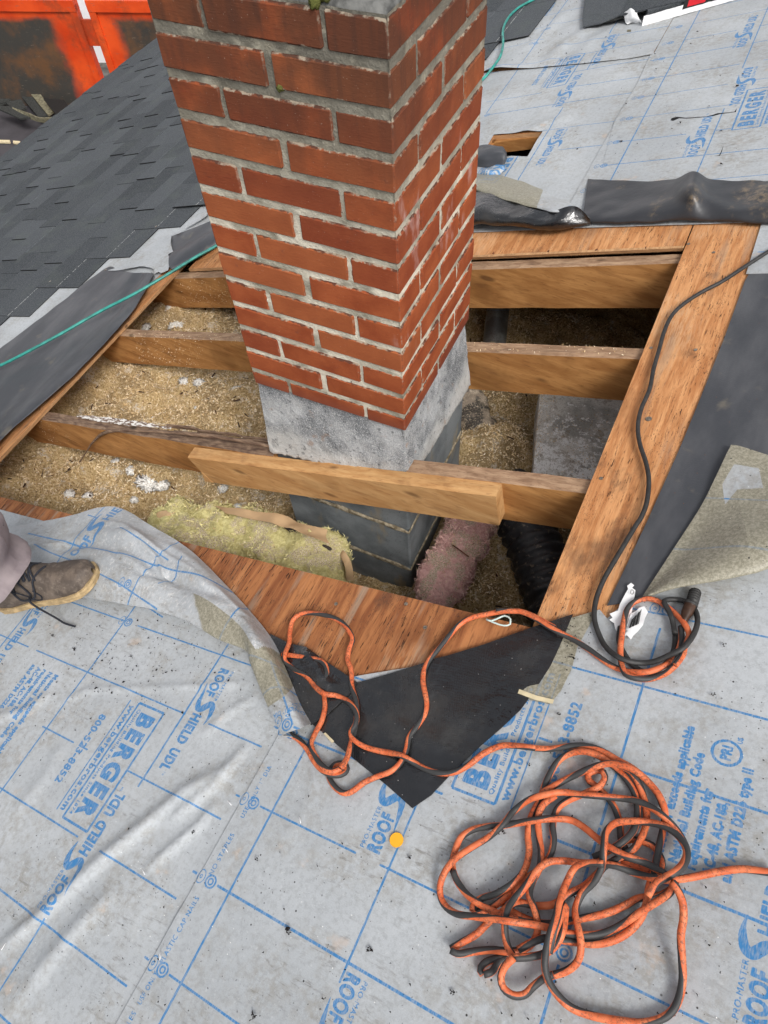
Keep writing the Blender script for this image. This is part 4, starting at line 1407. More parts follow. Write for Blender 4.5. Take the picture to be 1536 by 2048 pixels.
ra = beam('rafter', -1.95, -.400, .040, .012, 'rotten-topped rafter left of the chimney foot, white paint and a broken end on it', topm='charred', rough=.003, seed=3)
rb = beam('rafter', .005, 1.1, .026, .046, 'short rafter end right of the chimney foot, behind the cut end of the new board', seed=5)
beam('rafter', -1.95, 1.1, .505, .455, 'middle rafter passing just behind the chimney across the opening', seed=7)
rc = beam('rafter', -1.95, 1.1, .866, .852, 'farthest rafter, under the far plywood strip', seed=9, depth=.155)
beam('rafter', -1.95, 1.1, -.372, -.358, 'rafter hidden under the near plywood panel', seed=11)
beam('rafter', -1.95, 1.1, 1.28, 1.28, 'rafter under the far sheets', seed=12, group=None)
beam('sister_board', -.690, .245, -.030, -.006, 'pale rounded new board nailed along the rotten rafter in front of the chimney', 'board', th=.040, depth=.118, top=-.020,
     side='lumber_new', topm='lumber_new', group=None, end0=.06, end1=.018, seed=15)
# white paint and splintered char on the rotten rafter's top
V, F = [], []
N_ = 46
for i in range(N_ + 1):
    t = i / N_
    x = -1.29 + .46 * t
    w = .012 * (math.sin(math.pi * min(1, t * 1.1)) ** .5 if t < .9 else .4) + .004 * noise.noise((x * 60, 0, 0))
    yc = .026 + .004 * noise.noise((x * 20, 3, 0))
    for s in (-1, 1):
        V.append(R(x, yc + s * max(w, .001), -.0115 + .0015 * noise.noise((x * 40, s, 0))))
    if i: F.append((2 * i - 2, 2 * i, 2 * i + 1, 2 * i - 1))
solidify(mesh_obj('white_paint', V, F, D['white_paint'], ra), .001)
for k in range(9):
    x0 = -.86 + .045 * k
    L = rnd.uniform(.07, .16)
    y0 = .004 + rnd.uniform(0, .026)
    h0 = -.014 + rnd.uniform(.002, .010)
    v, f = hexa([R(x0, y0, -.018), R(x0 + L, y0 + .004, -.018), R(x0 + L, y0 + .008, -.018), R(x0, y0 + .009, -.018),
                 R(x0 + .01, y0, h0), R(x0 + L * .8, y0 + .003, h0 - .002), R(x0 + L * .7, y0 + .008, h0), R(x0, y0 + .008, h0 - .003)])
    mesh_obj('splinter', v, f, D['charred'], ra, smooth=False)
path = cat_rom([PP(545, 893, Vector((0, .0, 0)), Vector((0, 1, 0))), PP(420, 872, Vector((0, -.005, 0)), Vector((0, 1, 0))), PP(280, 862, Vector((0, -.018, 0)), Vector((0, 1, 0))), PP(215, 864, Vector((0, -.024, 0)), Vector((0, 1, 0))),
                PP(188, 882, Vector((0, -.026, 0)), Vector((0, 1, 0))), PP(172, 905, Vector((0, -.03, 0)), Vector((0, 1, 0))), PP(150, 938, Vector((0, -.04, 0)), Vector((0, 1, 0))), PP(128, 972, Vector((0, -.05, 0)), Vector((0, 1, 0)))], .012)
V, F, U = tube_vf([Vector(p) for p in path], lambda t: .0045 * (1 - t) + .0012 + .002 * math.sin(t * 9) ** 2, 6)
mesh_obj('peeled_splinter', V, F, D['charred'], ra)

# ================================================================== THE CHIMNEY
HC = .0677
ZB = -1.70
CH_ROT = .0153
ch = empty('brick_chimney', (0, 0, ZB), 'red brick chimney on a dark coated block base, standing through the opening', 'chimney', rz=CH_ROT)


def to_ch(v): return (v[0], v[1], v[2] - ZB)


variants = []
for i in range(6):
    r = random.Random(40 + i)
    v, f = chamfer_box((-.0985, -.049, -.0277), (.0985, .049, .0277), .0035, .0009, r)
    me = bpy.data.meshes.new('brick')
    me.from_pydata(v, [], f)
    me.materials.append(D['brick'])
    variants.append(me)
W = .406


def brick(x, y, z, rot):
    o = bpy.data.objects.new('brick', rnd.choice(variants))
    o.scale = (.997, 1, .990 if -.82 < z < -.25 else .945 if z > -.25 else .72)
    COL.objects.link(o)
    o.parent = ch
    j = lambda a: rnd.uniform(-a, a)
    o.location = (x + j(.0010), y + j(.0010), z - ZB + j(.0008))
    o.rotation_euler = (j(.006), j(.006), rot + j(.006) + (math.pi if rnd.random() < .5 else 0))


for k in range(1, 14):
    z = -(k - .5) * HC if k < 13 else -12.385 * HC
    if k % 2 == 0:
        for y in (.049, W - .049):
            for x in (-.0985, -W + .0985): brick(x, y, z, 0)
        for x in (-.049, -W + .049): brick(x, W / 2, z, math.pi / 2)
    else:
        for x in (-.049, -W + .049):
            for y in (.0985, W - .0985): brick(x, y, z, math.pi / 2)
        for y in (.049, W - .049): brick(-W / 2, y, z, 0)
# mortar: fine on the two near faces
V, F = [], []


def mort_off(x, y, z):
    return -.0034 + .0018 * noise.noise((x * 30, y * 30, z * 40)) + .0010 * noise.noise((x * 120, y * 120, z * 150))


def mort_face(fn, n1, n2, flip):
    b = len(V)
    for i in range(n1 + 1):
        for j in range(n2 + 1):
            V.append(to_ch(fn(i / n1, j / n2)))
    for i in range(n1):
        for j in range(n2):
            a = b + i * (n2 + 1) + j
            q = (a, a + 1, a + n2 + 2, a + n2 + 1)
            F.append(q[::-1] if flip else q)


ZT, ZL = -.004, -12.62 * HC


def mf(a, b):
    x, z = -W + .002 + (W - .004) * a, ZT + (ZL - ZT) * b
    o = mort_off(x, 0, z)
    return (x, -o if 0 < a < 1 else .003, z)


def mr(a, b):
    y, z = .002 + (W - .004) * a, ZT + (ZL - ZT) * b
    o = mort_off(0, y, z)
    return (o if 0 < a < 1 else -.003, y, z)


mort_face(mf, 135, 300, False)
mort_face(mr, 135, 300, False)
mort_face(lambda a, b: (-W + .003, .002 + (W - .004) * a, ZT + (ZL - ZT) * b), 4, 10, False)
mort_face(lambda a, b: (-W + .002 + (W - .004) * a, W - .003, ZT + (ZL - ZT) * b), 4, 10, False)
mesh_obj('mortar', V, F, D['mortar'], ch, local=True)
# crown: sealed dark rim and pale rough stone
V, F = [], []
ng = 46
for i in range(ng + 1):
    for j in range(ng + 1):
        x, y = -W + .006 + (W - .012) * i / ng, .006 + (W - .012) * j / ng
        d = min(i, j, ng - i, ng - j) / ng
        z = .001 + .016 * min(1, d / .08) + .006 * noise.noise((x * 18, y * 18, 0)) + .003 * noise.noise((x * 60, y * 60, 0))
        if d == 0: z = -.008
        ox = .003 * noise.noise((x * 30, y * 30, 4)) if d == 0 else 0
        V.append(to_ch((x + ox, y - abs(ox), z)))
for i in range(ng):
    for j in range(ng):
        a = i * (ng + 1) + j
        F.append((a, a + ng + 1, a + ng + 2, a + 1))
fm = []
for f in F:
    i, j = divmod(f[0], ng + 1)
    d = min(i, j, ng - i, ng - j) / ng + .03 * noise.noise((i * .25, j * .25, 1))
    fm.append(0 if d < .105 or (abs(i / ng - .64 + .04 * noise.noise((j * .2, 0, 0))) < .03) else 1)
mesh_obj('crown', V, F, None, ch, local=True, mats=[D['sealant'], D['crown']], fmat=fm)
# flue opening in the crown centre
V, F, U = tube_vf([(-W / 2, W / 2, -ZB + .012), (-W / 2, W / 2, -ZB + .05)], .085, 24)
mesh_obj('flue', V, F, D['sealant'], ch, local=True)


def blob(c, r, name, mat, parent=None, amp=.4, f=3.0, n=10, sc=(1, 1, 1), seed=0, local=False, **kw):
    V, F = [], []
    c = Vector(c)
    for i in range(n + 1):
        th = math.pi * i / n
        for j in range(2 * n):
            ph = math.pi * j / n
            d = Vector((math.sin(th) * math.cos(ph), math.sin(th) * math.sin(ph), math.cos(th)))
            q = 1 + amp * noise.noise(d * f + Vector((seed, seed * .7, 0)))
            V.append(c + Vector((d.x * sc[0], d.y * sc[1], d.z * sc[2])) * (r * q))
    for i in range(n):
        for j in range(2 * n):
            a, b = i * 2 * n + j, i * 2 * n + (j + 1) % (2 * n)
            F.append((a, a + 2 * n, b + 2 * n, b))
    return mesh_obj(name, V, F, D[mat], parent, local=local, **kw)


for i, (x, y, z, r) in enumerate(((-.112, .004, -.002, .009), (-.098, .012, .008, .011), (-.080, .020, .012, .010), (-.170, .006, .004, .008), (-.066, .026, .013, .007))):
    blob(to_ch((x, y, z)), r, 'moss', 'moss', ch, .5, 4, 8, seed=i, local=True)
blob(to_ch((-.188, .001, -.125)), .006, 'moss', 'moss', ch, .5, 4, 6, seed=9, local=True)

# parging round the brick foot
V, F = [], []
per = []
for i in range(60): per.append(('f', i / 59))
for i in range(1, 60): per.append(('r', i / 59))
nz_ = 34
for i, (s, a) in enumerate(per):
    for j in range(nz_ + 1):
        t = j / nz_
        lo = -1.045 + .012 * noise.noise((i * .23, 0, 1)) + .008 * noise.noise((i * .9, 0, 1))
        hi = -.858 + .003 * noise.noise((i * .2, 5, 0))
        lo -= .075 * (1 - a) if s == 'f' else .055 * a
        z = hi + (lo - hi) * t
        off = -.013 + .031 * t ** 1.1 + .0025 * noise.noise((i * .3, z * 30, 0)) + .0012 * noise.noise((i * 1.3, z * 140, 3))
        if t == 0: off = -.020
        if t == 1: off -= .010
        if s == 'f':
            x, y = -W - .001 + (W + .001) * a, -off
            if a == 1: x += off * .9
        else:
            x, y = off, W * a
        V.append(to_ch((x, y, z)))
for i in range(len(per) - 1):
    for j in range(nz_):
        a = i * (nz_ + 1) + j
        F.append((a, a + 1, a + nz_ + 2, a + nz_ + 1))
mesh_obj('parging', V, F, D['parging'], ch, local=True)
# coated blocks
zj = [-.880, -1.090, -1.307, -1.523, -1.70]
for i in range(4):
    v, f = chamfer_box((-W + (.002 if i else .020), (.002 if i else .020), zj[i + 1] + .006), (-(.002 if i else .020), W - .004, zj[i] - .006), .005, .001, random.Random(i))
    mesh_obj('concrete_block', [to_ch(q) for q in v], f, D['block'], ch, smooth=False, local=True)
for z in zj[1:4]:
    V, F = [], []
    n = 120
    for i in range(n):
        t = 4 * i / n
        s, a = int(t), t - int(t)
        p = [(-W + W * a, 0), (0, W * a), (-W * a, W), (-W, W - W * a)][s]
        nn = [(0, -1), (1, 0), (0, 1), (-1, 0)][s]
        for dz, o in ((.010, -.002), (.005, .0012), (-.005, .0012), (-.010, -.002)):
            oo = o + .002 * noise.noise((i * .35, dz * 200, z * 5)) if o > 0 else o
            V.append(to_ch((p[0] + nn[0] * oo, p[1] + nn[1] * oo, z + dz * (1 + .6 * noise.noise((i * .3, 0, z))))))
    for i in range(n):
        for j in range(3):
            a, b = i * 4 + j, ((i + 1) % n) * 4 + j
            F.append((a, a + 1, b + 1, b))
    mesh_obj('mortar_bed', V, F, D['block_mortar'], ch, local=True)

# ================================================================== THE ATTIC


def fill_z(x, y):
    z = -1.665 + .050 * noise.noise((x * 2.8, y * 2.8, 0)) + .050 * noise.noise((x * 7.5, y * 7.5, 4)) + .028 * noise.noise((x * 19, y * 19, 2)) + .009 * noise.noise((x * 42, y * 42, 8)) - .05 * max(0, noise.noise((x * 6, y * 6, 11)) - .18)
    z += .09 * math.exp(-((x + .90) ** 2 + (y - .30) ** 2) / .09)
    z += .06 * math.exp(-((x + .62) ** 2 + (y + .02) ** 2) / .05)
    z += .04 * math.exp(-((x + 1.05) ** 2 + (y + .15) ** 2) / .03)
    z += .19 * math.exp(-((x - .06) ** 2 + (y - .46) ** 2 * .6) / .045)
    z += .05 * math.exp(-((x - .26) ** 2 + (y - .10) ** 2) / .02)
    z += .05 * math.exp(-((x - .22) ** 2 + (y - .02) ** 2) / .02)
    return min(z, A + T * x - .045)


V, F = [], []
nx, ny = 210, 170
for i in range(nx + 1):
    for j in range(ny + 1):
        x, y = -1.93 + 2.78 * i / nx, -.65 + 2.5 * j / ny
        V.append((x, y, fill_z(x, y)))
for i in range(nx):
    for j in range(ny):
        a = i * (ny + 1) + j
        F.append((a, a + ny + 1, a + ny + 2, a + 1))
mesh_obj('insulation_fill', V, F, D['fill'], label='tan granular loose-fill insulation covering the attic floor under the opening', cat='insulation', kind='stuff')
V = [(-2.1, -3.2, -1.75), (1.98, -3.2, -1.75), (1.98, 6.6, -1.75), (-2.1, 6.6, -1.75)]
mesh_obj('floor', V, [(0, 1, 2, 3)], D['fill'], smooth=False, kind='structure')


def flakes(name, pts, smin, smax, label, flat=.7, cat='insulation', mat='flake'):
    """pts: list of (point, normal)"""
    V, F, A_ = [], [], []
    rs = np.random.RandomState(5)
    for p, n in pts:
        n = (Vector(n) + Vector(rs.randn(3)) * flat).normalized()
        t = n.cross(Vector(rs.randn(3))).normalized()
        b = n.cross(t)
        L, w = rs.uniform(smin, smax), rs.uniform(smin * .35, smin * .8)
        c = Vector(p) + n * .001 + Vector((0, 0, L * .25))
        i = len(V)
        V += [c - t * L / 2 - b * w / 2, c + t * L / 2 - b * w * .3, c + t * L / 2 + b * w * .4, c - t * L / 2 + b * w / 2]
        F.append((i, i + 1, i + 2, i + 3))
        A_ += [rs.beta(1.6, 1.6)] * 4
    return mesh_obj(name, V, F, D[mat], smooth=False, attr={'tone': A_}, label=label, cat=cat, kind='stuff')


rs = np.random.RandomState(2)
pts = []
for _ in range(95000):
    x, y = rs.uniform(-1.75, .55), rs.uniform(-.45, 1.45)
    if -.41 < x < .0 and .0 < y < .41: continue
    pts.append(((x, y, fill_z(x, y)), (0, 0, 1)))
flakes('fill_flakes', pts, .0040, .0125, 'pale wood-like flakes scattered over the loose attic insulation')
pts = []
for yb, x0, x1, n in ((.825, -.15, .25, 700), (.825, -1.45, -.45, 700), (.445, .02, .30, 300), (.455, -1.4, -.45, 700), (-.005, -1.5, -.5, 800), (.006, .25, .43, 60)):
    for _ in range(n):
        x = rs.uniform(x0, x1); d = -.02 - .13 * rs.uniform(0, 1) ** .6
        pts.append((R(x, yb - .0015, d), (0, -1, 0)))
for _ in range(350):
    x = rs.uniform(-1.4, .4)
    pts.append((R(x, .455 + rs.uniform(-.02, .02), -.015), (0, 0, 1)))
flakes('timber_flakes', pts, .0025, .006, 'small pale flakes of insulation stuck to the rafter faces', .5)
fl_i = 0
TW = ['in shadow under the farthest rafter, largest of that bay', 'touching the large tuft under the farthest rafter', 'darkest one beside the left plywood edge, far bay', 'left half of the bright pair in the middle bay',
      'right half of the bright pair in the middle bay', 'small, alone beside the chimney in the middle bay', 'leftmost in the near bay, above the flap', 'big bright one in the middle of the near bay', 'lower right half of the big bright one, near bay',
      'small, just below the rotten rafter by the peeled splinter', 'small flat, between the rotten rafter and the big bright tuft', 'small round, right of the leftmost one in the near bay', 'tiny, just behind the top of the folded flap', 'upper one under the left end of the new board',
      'lower one under the new board beside the block base', 'tiny, between the kraft paper and the new board', 'tiny, just above the white paint on the rotten rafter', 'tiny, in the middle bay between bright pair and rotten rafter']
for (u, v, r, sx) in ((345, 632, .030, 1.0), (335, 605, .022, .7), (285, 640, .022, .8), (370, 758, .020, 1.5), (398, 764, .018, 1.3), (475, 780, .012, 1.4), (130, 985, .026, .8), (300, 970, .030, 1.5), (325, 975, .022, 1.2),
                      (228, 920, .016, 1), (262, 938, .016, 1.6), (180, 1000, .016, 1), (268, 1000, .012, 1.4), (455, 1000, .018, .8), (490, 985, .020, 1.1), (480, 1030, .014, 1.0), (302, 825, .008, 1), (392, 815, .007, 1)):
    p = PZ(u, v, -1.63)
    p.z = fill_z(p.x, p.y) + r * .12
    blob(p, r * .95, 'insulation_tuft', 'fluff', amp=.9, f=7.5, n=30, sc=(sx, 1, .30), seed=fl_i, label='white fluffy tuft ' + TW[fl_i], cat='insulation tuft', group='white tufts on the loose fill')
    fl_i += 1


def batt(name, path, w, h, mat, label, cat, amp=.02, seg=36, step=.010, flake=0):
    c = cat_rom([tuple(p) for p in path], step)
    V, F = [], []
    n = len(c)
    for i, p in enumerate(c):
        p = Vector(p)
        d = Vector(c[min(i + 1, n - 1)]) - Vector(c[max(i - 1, 0)])
        d.normalize()
        s = d.cross(Vector((0, 0, 1))).normalized()
        e = min(1, (i + .3) / 6, (n - 1 - i + .3) / 6) ** .5
        for k in range(seg):
            a = 2 * math.pi * k / seg
            q = Vector((math.copysign(abs(math.cos(a)) ** .7, math.cos(a)), math.copysign(abs(math.sin(a)) ** .7, math.sin(a))))
            pt = p + s * (q.x * w * e) + Vector((0, 0, 1)) * (q.y * h * e)
            nv = (pt - p).normalized()
            m = amp * 1.3 * noise.noise(pt * 9) + amp * noise.noise(pt * 22) + amp * .55 * noise.noise(pt * 50) + amp * .25 * noise.noise(pt * 120)
            V.append(pt + nv * m)
    for i in range(n - 1):
        for k in range(seg):
            a, b = i * seg + k, i * seg + (k + 1) % seg
            F.append((a, b, b + seg, a + seg))
    F.append(tuple(range(seg))[::-1]); F.append(tuple((n - 1) * seg + k for k in range(seg)))
    o = mesh_obj(name, V, F, D[mat], label=label, cat=cat)
    top = [(v, (v - Vector(c[i // seg])).normalized()) for i, v in enumerate(V) if (v - Vector(c[i // seg])).normalized().z > .15]
    return o, top


yb, top = batt('insulation_batt', [PZ(u, v, z) for u, v, z in ((300, 1062, -1.42), (360, 1062, -1.38), (470, 1072, -1.34), (560, 1100, -1.33), (640, 1130, -1.33), (688, 1160, -1.34))], .085, .065, 'yellow',
               'lumpy yellow fibreglass batt wedged against the near plywood edge', 'insulation batt', .028)
pts = [(p, n) for p, n in top if rs.rand() < .25 and noise.noise(Vector(p) * 13) > -.12] * 2
pts = [(Vector(p) + Vector(rs.randn(3)) * .005, n) for p, n in pts]
pk, top2 = batt('insulation_batt', [PZ(u, v, z) for u, v, z in ((868, 1222, -1.50), (880, 1170, -1.47), (912, 1110, -1.46), (935, 1060, -1.48), (955, 1000, -1.53), (960, 900, -1.55))], .072, .034, 'pink',
                'pink fibreglass batt dusted with flakes beside the block base', 'insulation batt', .011)
p2 = [(p, n) for p, n in top2 if rs.rand() < .5 and noise.noise(Vector(p) * 11) > -.25] * 3
pts += [(Vector(p) + Vector(rs.randn(3)) * .005, n) for p, n in p2]
flakes('batt_flakes', pts, .003, .007, 'flakes of loose fill lying on the yellow and pink batts', .8)
def fuzz(name, o, n, mat, label, L0, L1):
    me = o.data
    W = [Vector(v.co) + Vector(o.location) for v in me.vertices]
    N = [Vector(v.normal) for v in me.vertices]
    V, F = [], []
    for _ in range(n):
        i = rs.randint(len(W))
        d = (N[i] * rs.uniform(-.1, .8) + Vector(rs.randn(3)) * .8).normalized()
        L = rs.uniform(L0, L1)
        a = W[i] - d * L * .3
        b = a + d * L + Vector(rs.randn(3)) * .002
        m = a.lerp(b, .5) + Vector(rs.randn(3)) * L * .15
        w = d.cross(Vector(rs.randn(3))).normalized() * rs.uniform(.0006, .0020)
        k = len(V)
        V += [a - w * .3, a + w * .3, m + w, b, m - w]
        F += [(k, k + 1, k + 2, k + 4), (k + 4, k + 2, k + 3)]
    return mesh_obj(name, V, F, D[mat], o, kind='stuff')


fuzz('torn_fibre', yb, 9000, 'yellow_fibre', '', .008, .024)
fuzz('torn_fibre', pk, 7000, 'pink_fibre', '', .008, .022)
pts = []
for _ in range(260):
    x, y = rs.uniform(-1.6, .45), rs.uniform(-.35, 1.2)
    if -.43 < x < .02 and -.02 < y < .43: continue
    pts.append(((x, y, fill_z(x, y) + .003), (0, 0, 1)))
flakes('fill_debris', pts, .010, .030, 'dark chips and twigs mixed into the loose attic insulation', .35, 'debris', 'debris_brown')
# kraft paper
kp = empty('kraft_paper', PZ(560, 1060, -1.30), 'torn brown kraft paper sticking up behind the yellow batt', 'paper')
S = [[PZ(428, 1011, -1.28), PZ(440, 1018, -1.27), PZ(452, 1026, -1.26)], [PZ(500, 1020, -1.26), PZ(512, 1030, -1.25), PZ(520, 1040, -1.24)], [PZ(570, 1030, -1.24), PZ(572, 1044, -1.23), PZ(578, 1056, -1.22)],
     [PZ(602, 1046, -1.24), PZ(600, 1056, -1.23), PZ(602, 1066, -1.22)], [PZ(655, 1060, -1.24), PZ(652, 1074, -1.23), PZ(660, 1088, -1.22)]]
V, F, UV = loft_vf(S, 50, 8, jitter=nz(.010, 22))
solidify(mesh_obj('torn_sheet', V, F, D['kraft'], kp), .0008)
S = [[PZ(560, 1052, -1.27), PZ(600, 1062, -1.26), PZ(650, 1080, -1.27)], [PZ(600, 1075, -1.27), PZ(640, 1085, -1.26), PZ(668, 1100, -1.28)], [PZ(645, 1095, -1.28), PZ(660, 1105, -1.28), PZ(674, 1122, -1.30)]]
V, F, UV = loft_vf(S, 20, 20, jitter=nz(.016, 26))
solidify(mesh_obj('tarred_side', V, F, D['kraft_dark'], kp), .0008)
S = [[PZ(672, 1085, -1.30), PZ(700, 1120, -1.28), PZ(708, 1160, -1.34)], [PZ(680, 1110, -1.30), PZ(690, 1135, -1.27), PZ(692, 1162, -1.34)]]
V, F, UV = loft_vf(S, 10, 24, jitter=nz(.012, 30))
solidify(mesh_obj('curled_end', V, F, D['kraft'], kp), .0008)
S = [[PZ(305, 1030, -1.36), PZ(318, 1024, -1.34), PZ(355, 1020, -1.33)], [PZ(310, 1042, -1.36), PZ(328, 1036, -1.34), PZ(350, 1032, -1.33)]]
V, F, UV = loft_vf(S, 10, 16, jitter=nz(.010, 30))
solidify(mesh_obj('torn_sheet', V, F, D['kraft'], kp), .0008)


def duct(name, path, r, mat, label, cat, rib=0.0, amp=.0, seg=40, step=.008, parent=None):
    c = [Vector(p) for p in cat_rom([tuple(p) for p in path], step)]
    V, F, U = tube_vf(c, r, seg)
    if rib or amp:
        W2 = []
        for i, v in enumerate(V):
            ci = c[min(i // (seg + 1), len(c) - 1)]
            d = (v - ci).normalized()
            L = U[i][0]
            W2.append(v + d * (rib * math.sin(L * 150) + amp * noise.noise(v * 22) + amp * .5 * noise.noise(v * 60)))
        V = W2
    return mesh_obj(name, V, F, D[mat], parent, label=label, cat=cat)


duct('flexible_duct', [PZ(u, v, z) for u, v, z in ((985, 930, -1.60), (1025, 1000, -1.57), (1062, 1080, -1.55), (1098, 1170, -1.55), (1140, 1290, -1.56))], .088, 'poly', 'black plastic-wrapped flexible duct under the right plywood strip', 'duct', .006, .006)
duct('wrapped_duct', [PZ(u, v, z) for u, v, z in ((935, 800, -1.60), (956, 850, -1.585), (982, 915, -1.585), (1010, 965, -1.60))], .058, 'poly_dusty', 'black and clear plastic wrapped duct between the rafters right of the chimney', 'duct', .001, .014)
duct('metal_duct', [PZ(u, v, -1.56) for u, v in ((980, 740), (988, 690), (998, 600), (1010, 520))], .045, 'galv', 'round grey metal duct running under the far rafters', 'duct')
bx = [PZ(1080, 785, -1.46), PZ(1066, 948, -1.46)]
dirb = (bx[0] - bx[1]).normalized()
sd_ = Vector((dirb.y, -dirb.x, 0))
p0 = bx[1] - dirb * .05
p1 = bx[0] + dirb * .04
v, f = hexa([p0 + Vector((0, 0, -.16)), p0 + sd_ * .34 + Vector((0, 0, -.16)), p1 + sd_ * .34 + Vector((0, 0, -.16)), p1 + Vector((0, 0, -.16)), p0, p0 + sd_ * .34, p1 + sd_ * .34, p1])
mesh_obj('box_duct', v, f, D['ductbox'], smooth=False, label='flat rectangular duct with white residue and a painted-in lit corner, between the rafters at right', cat='duct')
pts = []
for _ in range(900):
    a, b = rs.uniform(0, 1), rs.uniform(0, 1) ** 1.6
    q = p0.lerp(p1, a) + sd_ * .34 * b
    if noise.noise(q * 9) > -.15: pts.append((q + Vector((0, 0, .001)), (0, 0, 1)))
flakes('duct_flakes', pts, .003, .007, 'flakes of loose fill lying on the pale rectangular duct', .3)
path = [PZ(905, 1090, -1.40), PZ(922, 1102, -1.40), PZ(938, 1114, -1.41)]
V, F, U = tube_vf([Vector(p) for p in cat_rom([tuple(p) for p in path], .006)], .0022, 6)
mesh_obj('rusty_nail', V, F, D['rust'], label='thin rusty nail lying across the pink batt', cat='nail')

# ================================================================== SHINGLED FIELD
sf = empty('roof_shingles', R(-3.0, 2.4, .006), 'dark charcoal laminated shingles covering the downhill roof, their courses ending in steps', 'roof shingles', kind='structure')
SH_L = .31


def shingle_mesh(w, tab, seed):
    r = random.Random(seed)
    x0, x1 = -.155, .155
    xs = [x0, x0 + .138, x0 + .142, x1]
    V, F = [], []
    top = [.0088 + (.0045 if tab else 0), .0070 + (.0045 if tab else 0), .0066, .0042]
    hw = w / 2 - .0014
    for x, t in zip(xs, top):
        jy = r.uniform(-.0012, .0012)
        for y in (-hw + jy, hw + jy):
            V.append((x, y, T * x + t)); V.append((x, y, T * x + t - .0038 - (.0030 if tab and t > .0067 else 0)))
    for i in range(3):
        a = i * 4
        F += [(a, a + 4, a + 6, a + 2), (a + 1, a + 3, a + 7, a + 5), (a, a + 1, a + 5, a + 4), (a + 2, a + 6, a + 7, a + 3)]
    F += [(0, 2, 3, 1), (12, 13, 15, 14)]
    me = bpy.data.meshes.new('shingle')
    me.from_pydata(V, [], F)
    me.materials.append(D['shingle']); me.materials.append(D['shingle_edge'])
    for i, p in enumerate(me.polygons):
        if i % 4 in (2, 3) or i >= 12: p.material_index = 1
    return me


WID = [.15, .18, .21, .25, .30, .34]
SM = {(w, t): shingle_mesh(w, t, int(w * 100) + t) for w in WID for t in (0, 1)}
SM_first = shingle_mesh(.40, 0, 5)
count = 0


def place_shingle(me, x, y, lift=0.0):
    o = bpy.data.objects.new('shingle', me)
    COL.objects.link(o)
    o.parent = sf
    p = R(x, y, lift) - Vector(sf.location)
    o.location = p
    o.rotation_euler = (rnd.uniform(-.003, .003), rnd.uniform(-.004, .006), rnd.uniform(-.004, .004))


rest = []
for k in range(-8, 19):
    xt = -1.70 - .140 * k
    xm = xt - SH_L / 2
    if xm + .155 < EAVE: break
    y0 = 1.18 - .212 * k if k > 0 else 1.18 - .175 * k
    y0 += rnd.uniform(-.012, .012)
    if k >= 0: y1 = 1.33 + (-1.62 - xm) * 1.09 + .16
    else: y1 = 3.25
    y = y0
    first = True
    lift = .0038 if k >= 0 else .013
    tab = k % 2
    while y < y1:
        if first:
            w, me = .40, SM_first
            first = False
        else:
            w = rnd.choice(WID)
            me = SM[(w, tab)]
            tab = 1 - tab if rnd.random() < .85 else tab
        if count < 296:
            place_shingle(me, xm, y + w / 2, lift); count += 1
        else:
            rest.append((me, xm, y + w / 2, lift))
        y += w
# the far continuation of the field, out of the photograph's view
V, F = [], []
for me, x, y, l in rest:
    b = len(V)
    p = R(x, y, l) - Vector(sf.location)
    V += [tuple(Vector(v.co) + p) for v in me.vertices]
    F += [tuple(b + i for i in q.vertices) for q in me.polygons]
for k in range(0, 19):
    xm = -1.70 - .140 * k - .155
    y1 = 1.33 + (-1.62 - xm) * 1.09 + .16 + .3
    b = len(V)
    p = R(xm, 0, .0038) - Vector(sf.location)
    V += [tuple(Vector(q) + p) for q in ((-.155, y1, -T * .155 + .0085), (.155, y1, T * .155 + .0042), (.155, 6.9, T * .155 + .0042), (-.155, 6.9, -T * .155 + .0085), (-.155, y1, -T * .155 + .004), (-.155, 6.9, -T * .155 + .004))]
    F += [(b, b + 1, b + 2, b + 3), (b, b + 3, b + 5, b + 4)]
mesh_obj('shingle_field', [Vector(v) for v in V], F, D['shingle'], sf, smooth=False, local=True, kind='stuff')
for (u, v), lb in (((211, 540), 'shiny nail in the middle stepped shingle end'), ((312, 453), 'shiny nail in the stepped shingle end nearest the chimney'), ((100, 563), 'shiny nail in the lowest stepped shingle end')):
    props(nail(P(u, v, .011), .006, None), lb, 'nail', 'nails in the stepped shingle ends')

# ================================================================== SHINGLE BUNDLE AND WRAPPER, TOP RIGHT
sb = empty('shingle_bundle', P(1420, 0, .01), 'dark shingle bundle at the top edge, its torn white wrapper printed black, red and yellow', 'shingle bundle')


def slab(name, pts, th, mat, parent=None, **kw):
    """pts: list of world points forming the top outline (fan), given thickness downward"""
    n = len(pts)
    V = [Vector(p) for p in pts] + [Vector(p) - Vector((0, 0, th)) for p in pts]
    F = [tuple(range(n)), tuple(range(n, 2 * n))[::-1]] + [(i, i + n, (i + 1) % n + n, (i + 1) % n) for i in range(n)]
    return mesh_obj(name, V, F, D[mat], parent, smooth=False, **kw)


